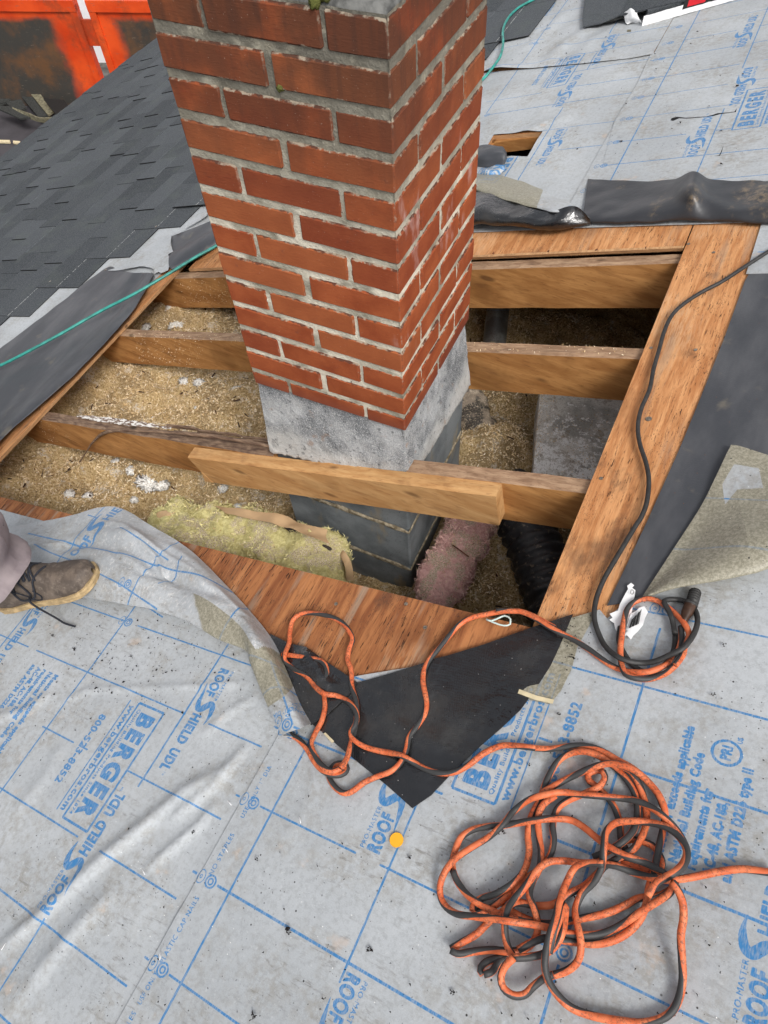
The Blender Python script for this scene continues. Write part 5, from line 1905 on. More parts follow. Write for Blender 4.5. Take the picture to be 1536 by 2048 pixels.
slab('shingle_sheet', [P(1166, 53, .030), P(1166, 30, .034), P(1172, -40, .034), P(1640, -150, .06), P(1640, -112, .06), P(1420, -15, .055), P(1330, 8, .050), P(1262, 22, .045), P(1230, 34, .036), P(1200, 46, .032)], .005, 'shingle', sb)
slab('shingle_sheet', [P(1168, 50, .024), P(1176, -38, .026), P(1640, -140, .05), P(1640, -105, .05), P(1420, -8, .045), P(1330, 14, .040), P(1262, 28, .036), P(1225, 41, .028)], .005, 'debris_dark', sb)
slab('shingle_sheet', [P(1240, 30, .045), P(1290, -60, .060), P(1640, -190, .07), P(1640, -135, .07), P(1500, -44, .066), P(1400, -8, .062), P(1300, 16, .055)], .006, 'shingle', sb)
B0, B1 = P(1283, 53, .008), P(1640, -48, .008)
T0, T1 = B0 + Vector((0, .006, .050)), B1 + Vector((0, .006, .050))


def face(a0, a1, b0, b1, mat, name, off=0.0):
    nrm = (B1 - B0).cross(T0 - B0).normalized()
    if nrm.y > 0: nrm = -nrm
    g = lambda a, b: B0.lerp(B1, a).lerp(T0.lerp(T1, a), b) + nrm * off + Vector((0, 0, .0015 * noise.noise((a * 40, b * 3, 1))))
    V, F = [], []
    n = max(2, int((a1 - a0) * 60))
    for i in range(n + 1):
        a = a0 + (a1 - a0) * i / n
        V += [g(a, b0 + (.05 * noise.noise((a * 30, 0, 0)) if b0 > 0 else 0)), g(a, b1 + .06 * noise.noise((a * 34, 5, 0)))]
        if i: F.append((2 * i - 2, 2 * i, 2 * i + 1, 2 * i - 1))
    solidify(mesh_obj(name, V, F, D[mat], sb), .0008)


face(.0, 1, 0, .42, 'wrap_white', 'wrapper')
face(.0, .24, .36, .72, 'wrap_white', 'wrapper', .001)
face(.235, 1, .40, 1.0, 'wrap_black', 'wrapper', .0012)
face(.262, .365, .50, 1.0, 'wrap_red', 'wrapper', .0022)
face(.40, .425, .62, 1.05, 'wrap_yellow', 'wrapper', .0022)
face(.43, .54, .86, 1.05, 'wrap_yellow', 'wrapper', .0022)
face(.43, .50, .60, .70, 'wrap_white', 'wrapper', .0022)
slab('bundle_core', [T0 + Vector((.01, .012, -.002)), T1 + Vector((0, .012, -.002)), T1 + Vector((-.1, .4, -.034)), T0 + Vector((-.1, .4, -.034))], .045, 'shingle', sb)
S = [[P(1247, 26, .045), P(1262, 20, .055), P(1274, 22, .050)], [P(1250, 40, .025), P(1264, 34, .038), P(1277, 36, .03)], [P(1254, 50, .010), P(1266, 43, .018), P(1283, 48, .010)]]
V, F, UV = loft_vf(S, 16, 16, jitter=nz(.012, 40))
solidify(mesh_obj('torn_wrapper_end', V, F, D['wrap_white'], sb), .0008)
slab('rubble_piece', [P(1255, 59, .012), P(1262, 59, .012), P(1262, 62, .012), P(1254, 62, .012)], .008, 'debris_tan', label='tiny grey chip below the torn wrapper end', cat='debris')

# ================================================================== DUMP CONTAINER BEYOND THE EAVE
ZF = -4.0
a_, b_ = PZ(-120, 205, ZF), PZ(210, 214, ZF)
dd_ = (b_ - a_); dd_.z = 0; dd_.normalize()
nn_ = Vector((dd_.y, -dd_.x, 0))
if nn_.dot(Vector(CAM) - a_) < 0: nn_ = -nn_
dc = empty('dump_container', a_.lerp(b_, .5) - Vector((0, 0, .9)), 'orange steel dump container beyond the eave, its inside panels scuffed black and brown', 'container')
tops = [PP(u, v, a_, nn_) for u, v in ((-260, 6), (153, 8), (177, 6), (520, 14))]
zt = tops[1].z


def along(u, v):
    q = PP(u, v, a_, nn_)
    return (q - a_).dot(dd_)


def pan(s0, s1, openleft):
    V, U, at = [], [], []
    n, m = 30, 16
    for i in range(n + 1):
        for j in range(m + 1):
            p = a_ + dd_ * (s0 + (s1 - s0) * i / n)
            V.append(Vector((p.x, p.y, ZF + (zt - ZF) * j / m)) + nn_ * .01 * noise.noise((i * .2, j * .3, 0)))
            U.append((i / n, j / m)); at.append(openleft)
    F = [(i * (m + 1) + j, (i + 1) * (m + 1) + j, (i + 1) * (m + 1) + j + 1, i * (m + 1) + j + 1) for i in range(n) for j in range(m)]
    solidify(mesh_obj('panel', V, F, D['orange'], dc, uv=U, attr={'openleft': at}), .04, 0)
    # rails
    for (c0, c1, z0, z1, th) in ((s0 - .03, s1 + .03, zt - .06, zt + .05, .09), (s0 - .03, s0 + .05, ZF, zt, .08), (s1 - .05, s1 + .03, ZF, zt, .08)):
        q0, q1 = a_ + dd_ * c0, a_ + dd_ * c1
        e = nn_ * th
        v, f = hexa([Vector((q0.x, q0.y, z0)) - e * .6, Vector((q1.x, q1.y, z0)) - e * .6, Vector((q1.x, q1.y, z0)) + e * .5, Vector((q0.x, q0.y, z0)) + e * .5,
                     Vector((q0.x, q0.y, z1)) - e * .6, Vector((q1.x, q1.y, z1)) - e * .6, Vector((q1.x, q1.y, z1)) + e * .5, Vector((q0.x, q0.y, z1)) + e * .5])
        mesh_obj('rail', v, f, D['orange'], dc, smooth=False, uv=[(0, .99)] * 8, attr={'openleft': [0] * 8})


s1 = along(152, 10); s2 = along(175, 8)
pan(along(-260, 6), s1 - .03, 1.0)
pan(s2 + .03, along(520, 14), 0.0)
for zf0, zf1 in ((.62, .86), (.08, .30)):
    q0, q1 = a_ + dd_ * (s1 - .02), a_ + dd_ * (s2 + .02)
    z0, z1 = ZF + (zt - ZF) * zf0, ZF + (zt - ZF) * zf1
    e = nn_ * .03
    v, f = hexa([Vector((q0.x, q0.y, z0)) - e, Vector((q1.x, q1.y, z0)) - e, Vector((q1.x, q1.y, z0)), Vector((q0.x, q0.y, z0)), Vector((q0.x, q0.y, z1)) - e, Vector((q1.x, q1.y, z1)) - e, Vector((q1.x, q1.y, z1)), Vector((q0.x, q0.y, z1))])
    mesh_obj('hinge_bar', v, f, D['orange'], dc, smooth=False, uv=[(0, .99)] * 8, attr={'openleft': [0] * 8})
q = [a_ + dd_ * -3.0 - nn_ * .1, a_ + dd_ * 5.0 - nn_ * .1, a_ + dd_ * 5.0 + nn_ * 2.1, a_ + dd_ * -3.0 + nn_ * 2.1]
v, f = hexa([Vector((p.x, p.y, ZF - .12)) for p in q] + [Vector((p.x, p.y, ZF)) for p in q])
mesh_obj('container_floor', v, f, D['dark_floor'], dc, smooth=False)
for s in (-2.8, 4.6):
    for w_ in (0.1, 1.9):
        p = a_ + dd_ * s + nn_ * w_
        V, F, U = tube_vf([p + dd_ * -.12 + Vector((0, 0, -.62)) - Vector((0, 0, 0)), p + dd_ * .12 + Vector((0, 0, -.62))], .36, 20)
        mesh_obj('wheel', V, F, D['black_cord'], dc)
# torn roofing in the container
SCL = ['dark scrap of old roofing at the left edge by the orange panel', 'long dark shingle strip leaning on the scuffed panel', 'mossy tan-green strip leaning beside the dark strip', 'small dark curled scrap below the leaning strips', 'flat dark scrap lowest in the roofing pile', 'black plastic scrap behind the shingle eave, right in the pile']
for i, (pts, mat, th) in enumerate((
        ([(-40, 165), (5, 172), (22, 200), (-30, 215)], 'debris_dark', .03),
        ([(36, 184), (55, 175), (108, 226), (78, 236)], 'debris_dark', .02),
        ([(52, 176), (68, 172), (108, 222), (96, 230)], 'debris_tan', .02),
        ([(10, 204), (42, 198), (52, 214), (36, 224)], 'debris_dark', .03),
        ([(-20, 210), (20, 212), (60, 234), (40, 236)], 'debris_dark', .02),
        ([(86, 196), (126, 200), (142, 216), (112, 228)], 'wrap_black', .02))):
    slab('roofing_scrap', [PZ(u, v, ZF + .08 + .03 * i) for u, v in pts], th, mat, label=SCL[i], cat='roofing scrap', group='torn roofing scraps in the container')
S = [[PZ(24, 214, ZF + .2), PZ(26, 219, ZF + .2)], [PZ(55, 226, ZF + .24), PZ(52, 234, ZF + .18)], [PZ(82, 236, ZF + .22), PZ(84, 245, ZF + .16)], [PZ(125, 232, ZF + .25), PZ(126, 241, ZF + .2)]]
V, F, UV = loft_vf(S, 30, 4)
solidify(mesh_obj('curled_felt', V, F, D['debris_tan'], label='long curled tan felt strip on the container floor', cat='roofing scrap'), .01)
for u, v, w_, lb in ((2, 281, 18, 'long pale wood splinter on the dark floor at the left picture edge'), (33, 283, 7, 'short pale wood chip right of the long splinter')):
    slab('wood_chip', [PZ(u - w_, v - 2, ZF + .03), PZ(u + w_, v - 1, ZF + .03), PZ(u + w_, v + 3, ZF + .03), PZ(u - w_, v + 2, ZF + .03)], .02, 'splint', label=lb, cat='wood chip', group='pale splinters in the container')
# white building behind
c = a_ - nn_ * 3.2
V = [c + dd_ * -9, c + dd_ * 9, c + dd_ * 9 - nn_ * .3, c + dd_ * -9 - nn_ * .3]
v, f = hexa([Vector((p.x, p.y, -5)) for p in V] + [Vector((p.x, p.y, 1.5)) for p in V])
mesh_obj('white_building_wall', v, f, D['white_wall'], smooth=False, label='plain white wall behind the orange container', cat='wall')

# ================================================================== CORDS


def zz(ox, oy, s, pts): return [(ox + u * s, oy + v * s) for u, v in pts]


c3 = lambda *p: zz(860, 1440, .4401, p)
c8 = lambda *p: zz(500, 950, .3906, p)
c2 = lambda *p: zz(500, 1400, .3255, p)
c4 = lambda *p: zz(1000, 1100, .349, p)
c6 = lambda *p: zz(936, 450, .3906, p)
ORANGE = [
    # bottom strokes first; later strokes lie on top
    c3((440, 123), (500, 130), (560, 130), (640, 118), (710, 118), (780, 140), (850, 180), (925, 222), (985, 275), (1035, 335), (1060, 395)),
    c3((870, 640), (950, 672), (1030, 690), (1055, 650), (1030, 590), (1000, 565), (950, 548), (900, 545), (850, 570), (800, 600), (740, 625)),
    c3((240, 1155), (228, 1130), (260, 1098), (320, 1082), (345, 1080), (310, 1105), (280, 1145), (245, 1155)),
    c3((330, 850), (380, 875), (440, 905), (520, 925), (600, 918), (700, 900), (800, 878), (880, 845), (950, 810), (1040, 800), (1100, 765), (1120, 720)),
    c3((790, 235), (760, 228), (722, 245), (722, 275), (760, 305), (805, 350), (840, 400), (862, 470), (868, 540), (890, 590)),
    c3((195, 865), (215, 872), (280, 852), (350, 800), (420, 730), (480, 690), (540, 625), (562, 555), (558, 480), (575, 410), (620, 370), (700, 335), (765, 305), (795, 265), (785, 232)),
    c3((195, 868), (200, 835), (240, 808), (300, 790), (380, 740), (430, 680), (450, 600), (445, 520), (460, 440), (500, 360), (520, 300), (545, 245), (580, 190), (630, 155), (700, 143), (770, 165), (840, 215), (900, 280), (935, 350), (942, 430), (925, 500), (880, 550), (820, 590)),
    c3((480, 845), (560, 838), (630, 790), (700, 755), (760, 700), (800, 660), (860, 625), (930, 580), (975, 500), (985, 420), (965, 330), (920, 240), (860, 205)),
    c3((95, 1040), (150, 1008), (215, 970), (270, 915), (330, 870), (390, 830), (480, 845)),
    c3((95, 1045), (130, 1062), (200, 1052), (280, 1045), (370, 1052), (440, 1035), (480, 990), (490, 930), (475, 860), (452, 800), (465, 735), (498, 670), (505, 600), (495, 520), (492, 440), (515, 385), (570, 345)),
    c3((510, 330), (590, 285), (660, 250), (740, 215), (810, 198), (880, 208), (940, 235), (1000, 290), (1045, 350), (1068, 420), (1060, 490), (1045, 560), (1030, 630), (1018, 690), (995, 760), (985, 830), (955, 905), (900, 965), (830, 1003), (750, 1018), (680, 1012), (600, 1000), (520, 992), (460, 1012), (400, 1045)),
    c3((105, 690), (102, 640), (115, 590), (140, 535), (190, 500), (260, 484), (320, 480), (400, 468), (480, 455), (560, 448), (640, 455), (700, 488), (760, 538), (830, 588), (900, 622), (980, 650), (1050, 690), (1110, 722), (1180, 716), (1260, 700), (1340, 685), (1430, 678), (1560, 695)),
    c3((105, 685), (125, 735), (165, 790), (215, 830), (262, 858), (330, 888), (400, 908)),
    c3((380, 1078), (350, 1020), (340, 940), (348, 870), (378, 820), (430, 760), (490, 680), (540, 645), (610, 640), (690, 650), (760, 650), (850, 665), (930, 695), (1000, 715), (1060, 727), (1125, 722)),
    c3((1100, 705), (1152, 650), (1166, 590), (1128, 510), (1070, 445), (1010, 400), (940, 368), (860, 355), (760, 345), (680, 338), (600, 328), (520, 340), (450, 362), (380, 415), (330, 475), (270, 530), (180, 585), (105, 640), (58, 710), (45, 780), (65, 840), (120, 880), (200, 893), (300, 905), (400, 920), (480, 932), (560, 950), (640, 972), (720, 978), (800, 965), (880, 925), (960, 870), (1040, 820), (1090, 785), (1115, 730)),
    c3((540, 1165), (620, 1140), (672, 1095), (686, 1020), (670, 930), (660, 865), (690, 790), (745, 735), (780, 665), (790, 580), (800, 510), (845, 468), (930, 460), (1010, 468), (1080, 490), (1135, 535), (1168, 600), (1150, 665), (1090, 705), (1030, 740), (990, 800)),
    c3((380, 1080), (440, 1078), (510, 1065), (565, 1030), (600, 970), (612, 900), (615, 840), (590, 900), (560, 980), (540, 1060)),
    c3((380, 1080), (340, 1120), (322, 1170), (335, 1220), (380, 1252), (430, 1248), (470, 1210), (520, 1172), (560, 1158)),
    c3((790, 655), (720, 650), (660, 670), (620, 740), (590, 820), (570, 900), (545, 975), (528, 1050), (522, 1120), (540, 1190), (590, 1262), (650, 1312), (740, 1345), (850, 1366), (960, 1377), (1040, 1362), (1095, 1328), (1130, 1270), (1148, 1180), (1145, 1080), (1140, 980), (1152, 900), (1148, 830), (1125, 770), (1100, 735)),
    # the run from the knot by the flap across the black membrane
    c2((0, 0), (0, 0))[:0] + c8((1560, 782), (1450, 722), (1380, 700), (1290, 700), (1210, 714), (1130, 732), (1070, 768), (1020, 825), (970, 885), (920, 945), (892, 1000), (886, 1060), (896, 1115), (904, 1175), (890, 1235), (850, 1295)) + c2((978, 230), (960, 310), (925, 385), (865, 440), (780, 472), (700, 508), (630, 560), (580, 573), (535, 548), (500, 505), (485, 460), (510, 405), (550, 388), (592, 405), (592, 440), (550, 462), (490, 458), (435, 425), (390, 370), (350, 300), (300, 245), (250, 212), (200, 185)),
    c2((560, 420), (500, 440), (440, 400), (395, 330), (375, 270), (400, 205), (440, 130), (460, 50)) + c8((382, 1140), (378, 1085), (394, 1010), (375, 960), (320, 940), (250, 930), (165, 918)),
    c2((560, 420), (598, 350), (628, 240), (650, 150), (655, 70)) + c8((540, 1150), (520, 1080), (518, 1000), (500, 945), (508, 890), (525, 840), (500, 788), (460, 748), (400, 722), (330, 708), (268, 710), (222, 740), (205, 800), (200, 860), (180, 912), (178, 950), (222, 992), (290, 1030), (338, 1088), (380, 1120), (440, 1130), (500, 1158), (542, 1212), (543, 1268), (516, 1322)) + c2((645, 248), (705, 287), (780, 310), (860, 325), (930, 342), (1000, 380), (1070, 420), (1150, 447), (1250, 445), (1340, 402), (1430, 332), (1500, 296)) + c3((270, 138), (330, 116), (400, 118), (480, 128)),
    # right-hand loops by the plug
    c4((-20, 348), (60, 350), (130, 355), (200, 390), (280, 440), (370, 487), (450, 530), (520, 577), (580, 622), (650, 668), (740, 697), (830, 700), (900, 682), (970, 645), (1020, 580), (1040, 510), (1038, 440)),
    c4((1005, 660), (950, 705), (860, 738), (780, 735), (720, 710), (695, 650), (690, 570), (700, 480), (712, 400), (732, 335), (775, 295), (840, 278), (900, 290), (965, 332), (1025, 385), (1068, 440), (1082, 490), (1060, 545), (1048, 600), (1005, 660)),
]
BLACK = [
    c4((1005, 480), (1000, 560), (970, 630), (900, 690), (830, 700), (760, 660), (710, 590), (682, 520), (690, 440)),
    c6((1580, 110), (1500, 160), (1420, 212), (1300, 290), (1200, 342), (1110, 400), (1045, 462), (1005, 545), (978, 640), (950, 740), (930, 840), (888, 940), (870, 1030), (880, 1120), (912, 1220), (926, 1310), (915, 1420), (885, 1500), (855, 1545)) + c4((640, 90), (590, 180), (552, 280), (540, 380), (562, 470), (610, 560), (690, 620), (780, 645), (880, 640), (970, 603), (1050, 560), (1110, 482), (1132, 400), (1105, 325), (1040, 288), (960, 285), (940, 300), (965, 345), (988, 400), (1002, 480)),
]


class Strokes:
    def __init__(self): self.p = []          # list of (u, v, x, y, h, r)


placed = np.zeros((0, 4))                     # x, y, top height, id


def layer(strokes, r, base, first_id):
    """sample the strokes and stack them on one another"""
    global placed
    out = []
    for si, st in enumerate(strokes):
        uv = cat_rom([(a, b) for a, b in st], 4.0)
        pts = np.array([[u, v, *P(u, v, base + r)[:2]] for u, v in uv])
        # resample evenly
        d = np.r_[0, np.cumsum(np.linalg.norm(np.diff(pts[:, 2:], axis=0), axis=1))]
        n = max(6, int(d[-1] / .0045))
        s = np.linspace(0, d[-1], n)
        q = np.array([np.interp(s, d, pts[:, k]) for k in range(4)]).T
        h = np.full(n, base + r)
        # others
        for i in range(n):
            need = base + r
            if len(placed):
                dd = np.hypot(placed[:, 0] - q[i, 2], placed[:, 1] - q[i, 3])
                m = dd < (2 * r)
                if m.any(): need = max(need, (placed[m, 2] + r * np.sqrt(np.clip(1 - (dd[m] / (2 * r)) ** 2, 0, 1)) * 1.02).max())
            if i > 12:
                dd = np.hypot(q[:i - 8, 2] - q[i, 2], q[:i - 8, 3] - q[i, 3])
                m = dd < 1.9 * r
                if m.any(): need = max(need, (h[:i - 8][m] + 2 * r * .95).max())
            h[i] = need
        for _ in range(2):
            for i in range(1, n): h[i] = max(h[i], h[i - 1] - .0045 * .42)
            for i in range(n - 2, -1, -1): h[i] = max(h[i], h[i + 1] - .0045 * .42)
        k = np.ones(5) / 5
        hs = np.convolve(np.pad(h, 2, mode='edge'), k, mode='valid')
        hs = np.maximum(hs, h - .001)
        placed = np.vstack([placed, np.c_[q[:, 2], q[:, 3], hs + r, np.full(n, first_id + si)]])
        path = []
        for i in range(n):
            path.append(P(q[i, 0], q[i, 1], hs[i]))
        out.append(path)
    return out


def joined_tubes(name, paths, r, mat, seg=10, **kw):
    V, F, U = [], [], []
    off = 0
    for p in paths:
        v, f, u = tube_vf(p, r, seg)
        b = len(V)
        V += v; F += [tuple(i + b for i in q) for q in f]; U += [(a + off, c_) for a, c_ in u]
        off += .37
    return mesh_obj(name, V, F, D[mat], uv=U, **kw)


RC = .0052
lay_b = layer(BLACK[:1], .0048, .010, 0)
lay_o = layer(ORANGE, RC, .0105, 10)
lay_b += layer(BLACK[1:], .0048, .010, 60)
joined_tubes('extension_cord', lay_o, RC, 'cord', 10, label='orange and black striped extension cord, coiled and looped over the membrane', cat='extension cord')
joined_tubes('power_cable', lay_b, .0048, 'black_cord', 10, label='plain black cable lying down the right plywood strip and coiling by the plug', cat='cable')
# plug connection
pg = empty('cord_plug', P(1383, 1215, .012), 'black and brown plug joining the orange cord, half under the folded tan flap', 'plug')
a, b = P(1391, 1182, .018), P(1384, 1206, .020)
V, F, U = tube_vf([a, a.lerp(b, .25), a.lerp(b, .3), a.lerp(b, .6), a.lerp(b, .65), b], lambda t: .0105 if .3 < t < .55 else .0095, 12)
mesh_obj('plug_body', V, F, D['black_cord'], pg)
for k in range(5):
    q = a.lerp(b, .1 + .18 * k)
    V, F, U = tube_vf([q, q + (b - a).normalized() * .0022], .0108, 12)
    mesh_obj('grip_ridge', V, F, D['black_cord'], pg)
a2, b2 = P(1381, 1208, .026), P(1366, 1246, .022)
V, F, U = tube_vf([a2.lerp(b2, t) for t in (0, .08, .1, .5, .8, 1)], lambda t: (.0118 if t < .12 else .0098 if t < .7 else .0062), 12)
mesh_obj('socket_body', V, F, D['amber'], pg)
V, F, U = tube_vf([a2.lerp(b2, -.05), a2.lerp(b2, .06)], .0125, 12)
mesh_obj('socket_collar', V, F, D['black_cord'], pg)

# teal hose
hp = [(-80, 762, .035), (0, 731, .040), (60, 701, .050), (130, 663, .052), (200, 623, .055), (270, 587, .062), (330, 552, .062), (390, 515, .058), (430, 493, .055), (500, 450, .05), (620, 380, .04), (780, 300, .03), (900, 220, .02)]
hp += [(955, 168, .016), (972, 152, .020)] + [(960 + u * .1953, v * .1953, h) for u, v, h in ((130, 690, .034), (200, 590, .032), (228, 500, .032), (236, 420, .032), (232, 330, .032), (252, 250, .032), (300, 170, .032), (380, 90, .032), (470, 35, .030), (560, -10, .024), (700, -90, .02))]
pth = cat_rom([tuple(P(*q)) for q in hp], .012)
V, F, U = tube_vf([Vector(p) for p in pth], .0058, 10)
mesh_obj('air_hose', V, F, D['hose'], uv=U, label='thin teal air hose running over the left membrane and behind the chimney', cat='hose')

# ================================================================== SMALL THINGS ON THE ROOF
# orange-yellow cap nail
cn = empty('cap_nail', P(793, 1680, .007), 'round orange-yellow plastic cap nail lying on the grey underlayment', 'cap nail')
n_ = 28
V, F = [], []
for k, (rr, hh) in enumerate(((.0, .0022), (.0040, .0022), (.0080, .0021), (.0102, .0020), (.0104, .0023), (.0112, .0023), (.0116, .0014), (.0116, 0))):
    for j in range(n_):
        a = 2 * math.pi * j / n_
        p = P(793, 1680, .0085)
        V.append(p + Vector((math.cos(a) * rr, math.sin(a) * rr, T * math.cos(a) * rr + hh)))
for k in range(7):
    for j in range(n_):
        F.append((k * n_ + j, (k + 1) * n_ + j, (k + 1) * n_ + (j + 1) % n_, k * n_ + (j + 1) % n_))
mesh_obj('plastic_cap', V, F, D['yellow_cap'], cn, smooth=False)
# torn white wrapper with bar code
tw = empty('torn_wrapper', P(1258, 1225, .01), 'torn white plastic wrapper with a bar code, beside the coiled cable', 'wrapper')


def crinkle(pts, h, name, parent, mat='wrap_white', amp=.003, step=.006):
    pl_ = [XY(u, v, h) for u, v in pts]
    V, F = flat_sheet(pl_, lambda x, y: h + amp * noise.noise((x * 60, y * 60, h * 100)) + amp * .5 * noise.noise((x * 140, y * 140, 0)), step)
    return solidify(mesh_obj(name, V, F, D[mat], parent), .0006)


crinkle([(1262, 1166), (1268, 1171), (1264, 1176), (1271, 1180), (1269, 1192), (1266, 1210), (1262, 1235), (1256, 1262), (1248, 1276), (1240, 1268), (1230, 1258), (1228, 1247), (1218, 1240), (1225, 1236), (1219, 1228), (1228, 1224), (1236, 1221), (1240, 1208), (1248, 1192), (1256, 1178), (1254, 1172)], .0125, 'torn_piece', tw)
crinkle([(1262, 1226), (1272, 1222), (1278, 1216), (1288, 1213), (1296, 1224), (1290, 1236), (1286, 1250), (1276, 1262), (1266, 1272), (1262, 1279), (1256, 1273), (1248, 1268), (1254, 1250)], .0145, 'torn_piece', tw)
for k in range(9):
    p, q = P(1259 + k * 2.2, 1262 - k * 1.0 - 6, .0195), P(1257 + k * 2.2 + 8, 1242 - k * 2.4 - 4, .0195)
    d = (q - p).normalized().cross(Vector((0, 0, 1))) * (.0006 if k % 3 else .0011)
    mesh_obj('bar_code_line', [p - d, p + d, q + d, q - d], [(0, 1, 2, 3)], D['wrap_black'], tw, smooth=False)
V, F, U = tube_vf([P(1264 + 3 * math.cos(t), 1184 + 4.5 * math.sin(t), .0165) for t in np.linspace(0, 6.3, 14)], .0005, 4)
mesh_obj('printed_ring', V, F, D['wrap_black'], tw)
# string loop
pth = cat_rom([tuple(P(u, v, .014)) for u, v in c8((1210, 738), (1250, 756), (1300, 771), (1332, 764), (1334, 738), (1305, 720), (1272, 733), (1235, 747), (1212, 742))], .006)
V, F, U = tube_vf([Vector(p) for p in pth], .0018, 6)
mesh_obj('string_loop', V, F, D['string'], label='small pale blue-green string loop lying under the orange cord on the plywood', cat='string')
slab('wood_chip', [P(647, 1467, .018), P(651, 1465, .018), P(668, 1482, .020), P(664, 1486, .020)], .003, 'splint', label='small wood chip on the black membrane between the cords', cat='wood chip')

CL = 'dark torn tar clumps stuck on the underlayment'
for i, (u, v, r, w) in enumerate(((577, 1861, .0075, 'by the slope line below the middle'), (739, 1896, .0070, 'below the middle of the sheet'), (820, 1714, .0050, 'near the orange-yellow cap'), (508, 2031, .0080, 'at the bottom edge'), (906, 1985, .0060, 'left of the bottom cord loop'), (513, 1718, .0050, 'right of the lap seam'),
                             (260, 1660, .0055, 'on the big wrinkle'), (386, 1664, .0055, 'on the second wrinkle'), (28, 1831, .0035, 'by the lower ROOFSHIELD print'), (118, 1902, .0040, 'at lower left'), (148, 1298, .0075, 'below the boot'), (107, 1272, .0070, 'below the trailing lace'), (263, 1312, .0045, 'below the folded flap'),
                             (1448, 1290, .0055, 'right of the coiled cable'), (1427, 1389, .0050, 'below the coiled cable'), (1117, 1427, .0045, 'right of the cream strip'), (1145, 1314, .0060, 'on the dusty tan scrap edge'), (1058, 1529, .0040, 'left of the orange coil'), (1006, 1664, .0060, 'inside the left loop of the coil'))):
    c = P(u, v, .010)
    V, F = [], []
    for q in range(12):
        a = rnd.uniform(0, 6.28)
        L = r * rnd.uniform(.2, .75) * (1.8 if q == 0 else 1)
        cc = c + Vector((math.cos(a) * L, math.sin(a) * L * .8, T * math.cos(a) * L + rnd.uniform(-.001, .002)))
        e = r * rnd.uniform(.18, .42)
        b = len(V)
        for _ in range(5): V.append(cc + Vector((rnd.uniform(-e, e), rnd.uniform(-e, e), rnd.uniform(-.2, 1.0) * e)))
        F += [(b, b + 1, b + 4), (b + 1, b + 2, b + 4), (b + 2, b + 3, b + 4), (b + 3, b, b + 4), (b, b + 3, b + 2, b + 1)]
    mesh_obj('tar_clump', V, F, D['crumb'], smooth=False, label='dark torn tar clump ' + w, cat='tar clump', group=CL)
V, F = [], []


def crumb(u, v, h, r):
    c = P(u, v, h)
    b = len(V)
    for _ in range(4): V.append(c + Vector((rnd.uniform(-r, r), rnd.uniform(-r, r), rnd.uniform(-.2, .8) * r)))
    F.extend([(b, b + 1, b + 2), (b, b + 2, b + 3), (b, b + 3, b + 1), (b + 1, b + 3, b + 2)])


def under_ok(u, v):
    x, y = XY(u, v)
    return y < -.38 - max(0, x) * .0 or y > 1.3


for _ in range(520):
    u, v = rnd.uniform(0, 1536), rnd.uniform(1250, 2048)
    if under_ok(u, v) and P(u, v).y < -.45: crumb(u, v, .011, rnd.choice((.0012, .0016, .0024)))
for _ in range(420):
    u, v = rnd.gauss(230, 130), rnd.gauss(1330, 55)
    if P(u, v).y < -.55: crumb(u, v, .009, rnd.choice((.0012, .0018, .003)))
for _ in range(150):
    u, v = rnd.uniform(1000, 1160), rnd.uniform(0, 140)
    crumb(u, v, .012, rnd.choice((.002, .003, .004)))
for _ in range(70):
    u, v = rnd.uniform(1120, 1536), rnd.uniform(60, 330)
    crumb(u, v, .010, rnd.choice((.002, .004, .006)))
for _ in range(120):
    u, v = rnd.gauss(1150, 20), rnd.gauss(1270, 35)
    crumb(u, v, .012, rnd.choice((.001, .0015, .002)))
mesh_obj('tar_crumbs', V, F, D['crumb'], smooth=False, label='tiny dark tar crumbs littering the grey underlayment', cat='debris', kind='stuff')
STL = ['near the lap seam by the upper target mark', 'at the end of the second wrinkle', 'standing upright at the left picture edge', 'beside the CAP NAILS wording', 'left of the seam below the wrinkles', 'right of the upper target mark']
for i, (u, v, a) in enumerate(((459, 1606, .3), (287, 1744, .4), (7, 1893, 1.5), (320, 1912, .9), (452, 1699, .4), (600, 1640, .8))):
    c = P(u, v, .014)
    d = Vector((math.cos(a), -math.sin(a), 0)) * .006
    d.z = T * d.x
    V, F, U = tube_vf([c - d, c + d], .0007, 5)
    mesh_obj('staple', V, F, D['wrap_white'], label='tiny bright staple ' + STL[i], cat='staple', group='staples in the lower left underlayment')

# ================================================================== THE PERSON AT THE LEFT EDGE: BOOT AND TROUSER LEG
toe, mid = P(204, 1158, .040), P(98, 1186, .036)
fw = (toe - mid).normalized()
rn = Vector((-T, 0, 1)).normalized()
sdv = fw.cross(rn).normalized()                  # towards the camera side
BL_ = .305
heel = toe - fw * BL_
pn = empty('person', heel + fw * .07, 'person at the left edge in faded mauve trousers, brown boot standing on the folded flap', 'person')


def interp(t, tab):
    for (a, b), (c_, d) in zip(tab[:-1], tab[1:]):
        if t <= c_: return b + (d - b) * (t - a) / max(1e-9, c_ - a)
    return tab[-1][1]


HW = [(0, .006), (.012, .022), (.05, .031), (.15, .036), (.35, .035), (.5, .040), (.62, .046), (.75, .0505), (.85, .048), (.93, .038), (.98, .021), (1, .006)]
HH = [(0, .060), (.03, .090), (.10, .118), (.25, .128), (.36, .118), (.48, .094), (.60, .070), (.72, .054), (.84, .046), (.93, .040), (.985, .026), (1, .014)]
SB = [(0, 0), (.3, 0), (.6, .0), (.85, .004), (1, .013)]        # toe spring


def bp(t, s, z):
    return heel + fw * (t * BL_) + sdv * s + rn * z


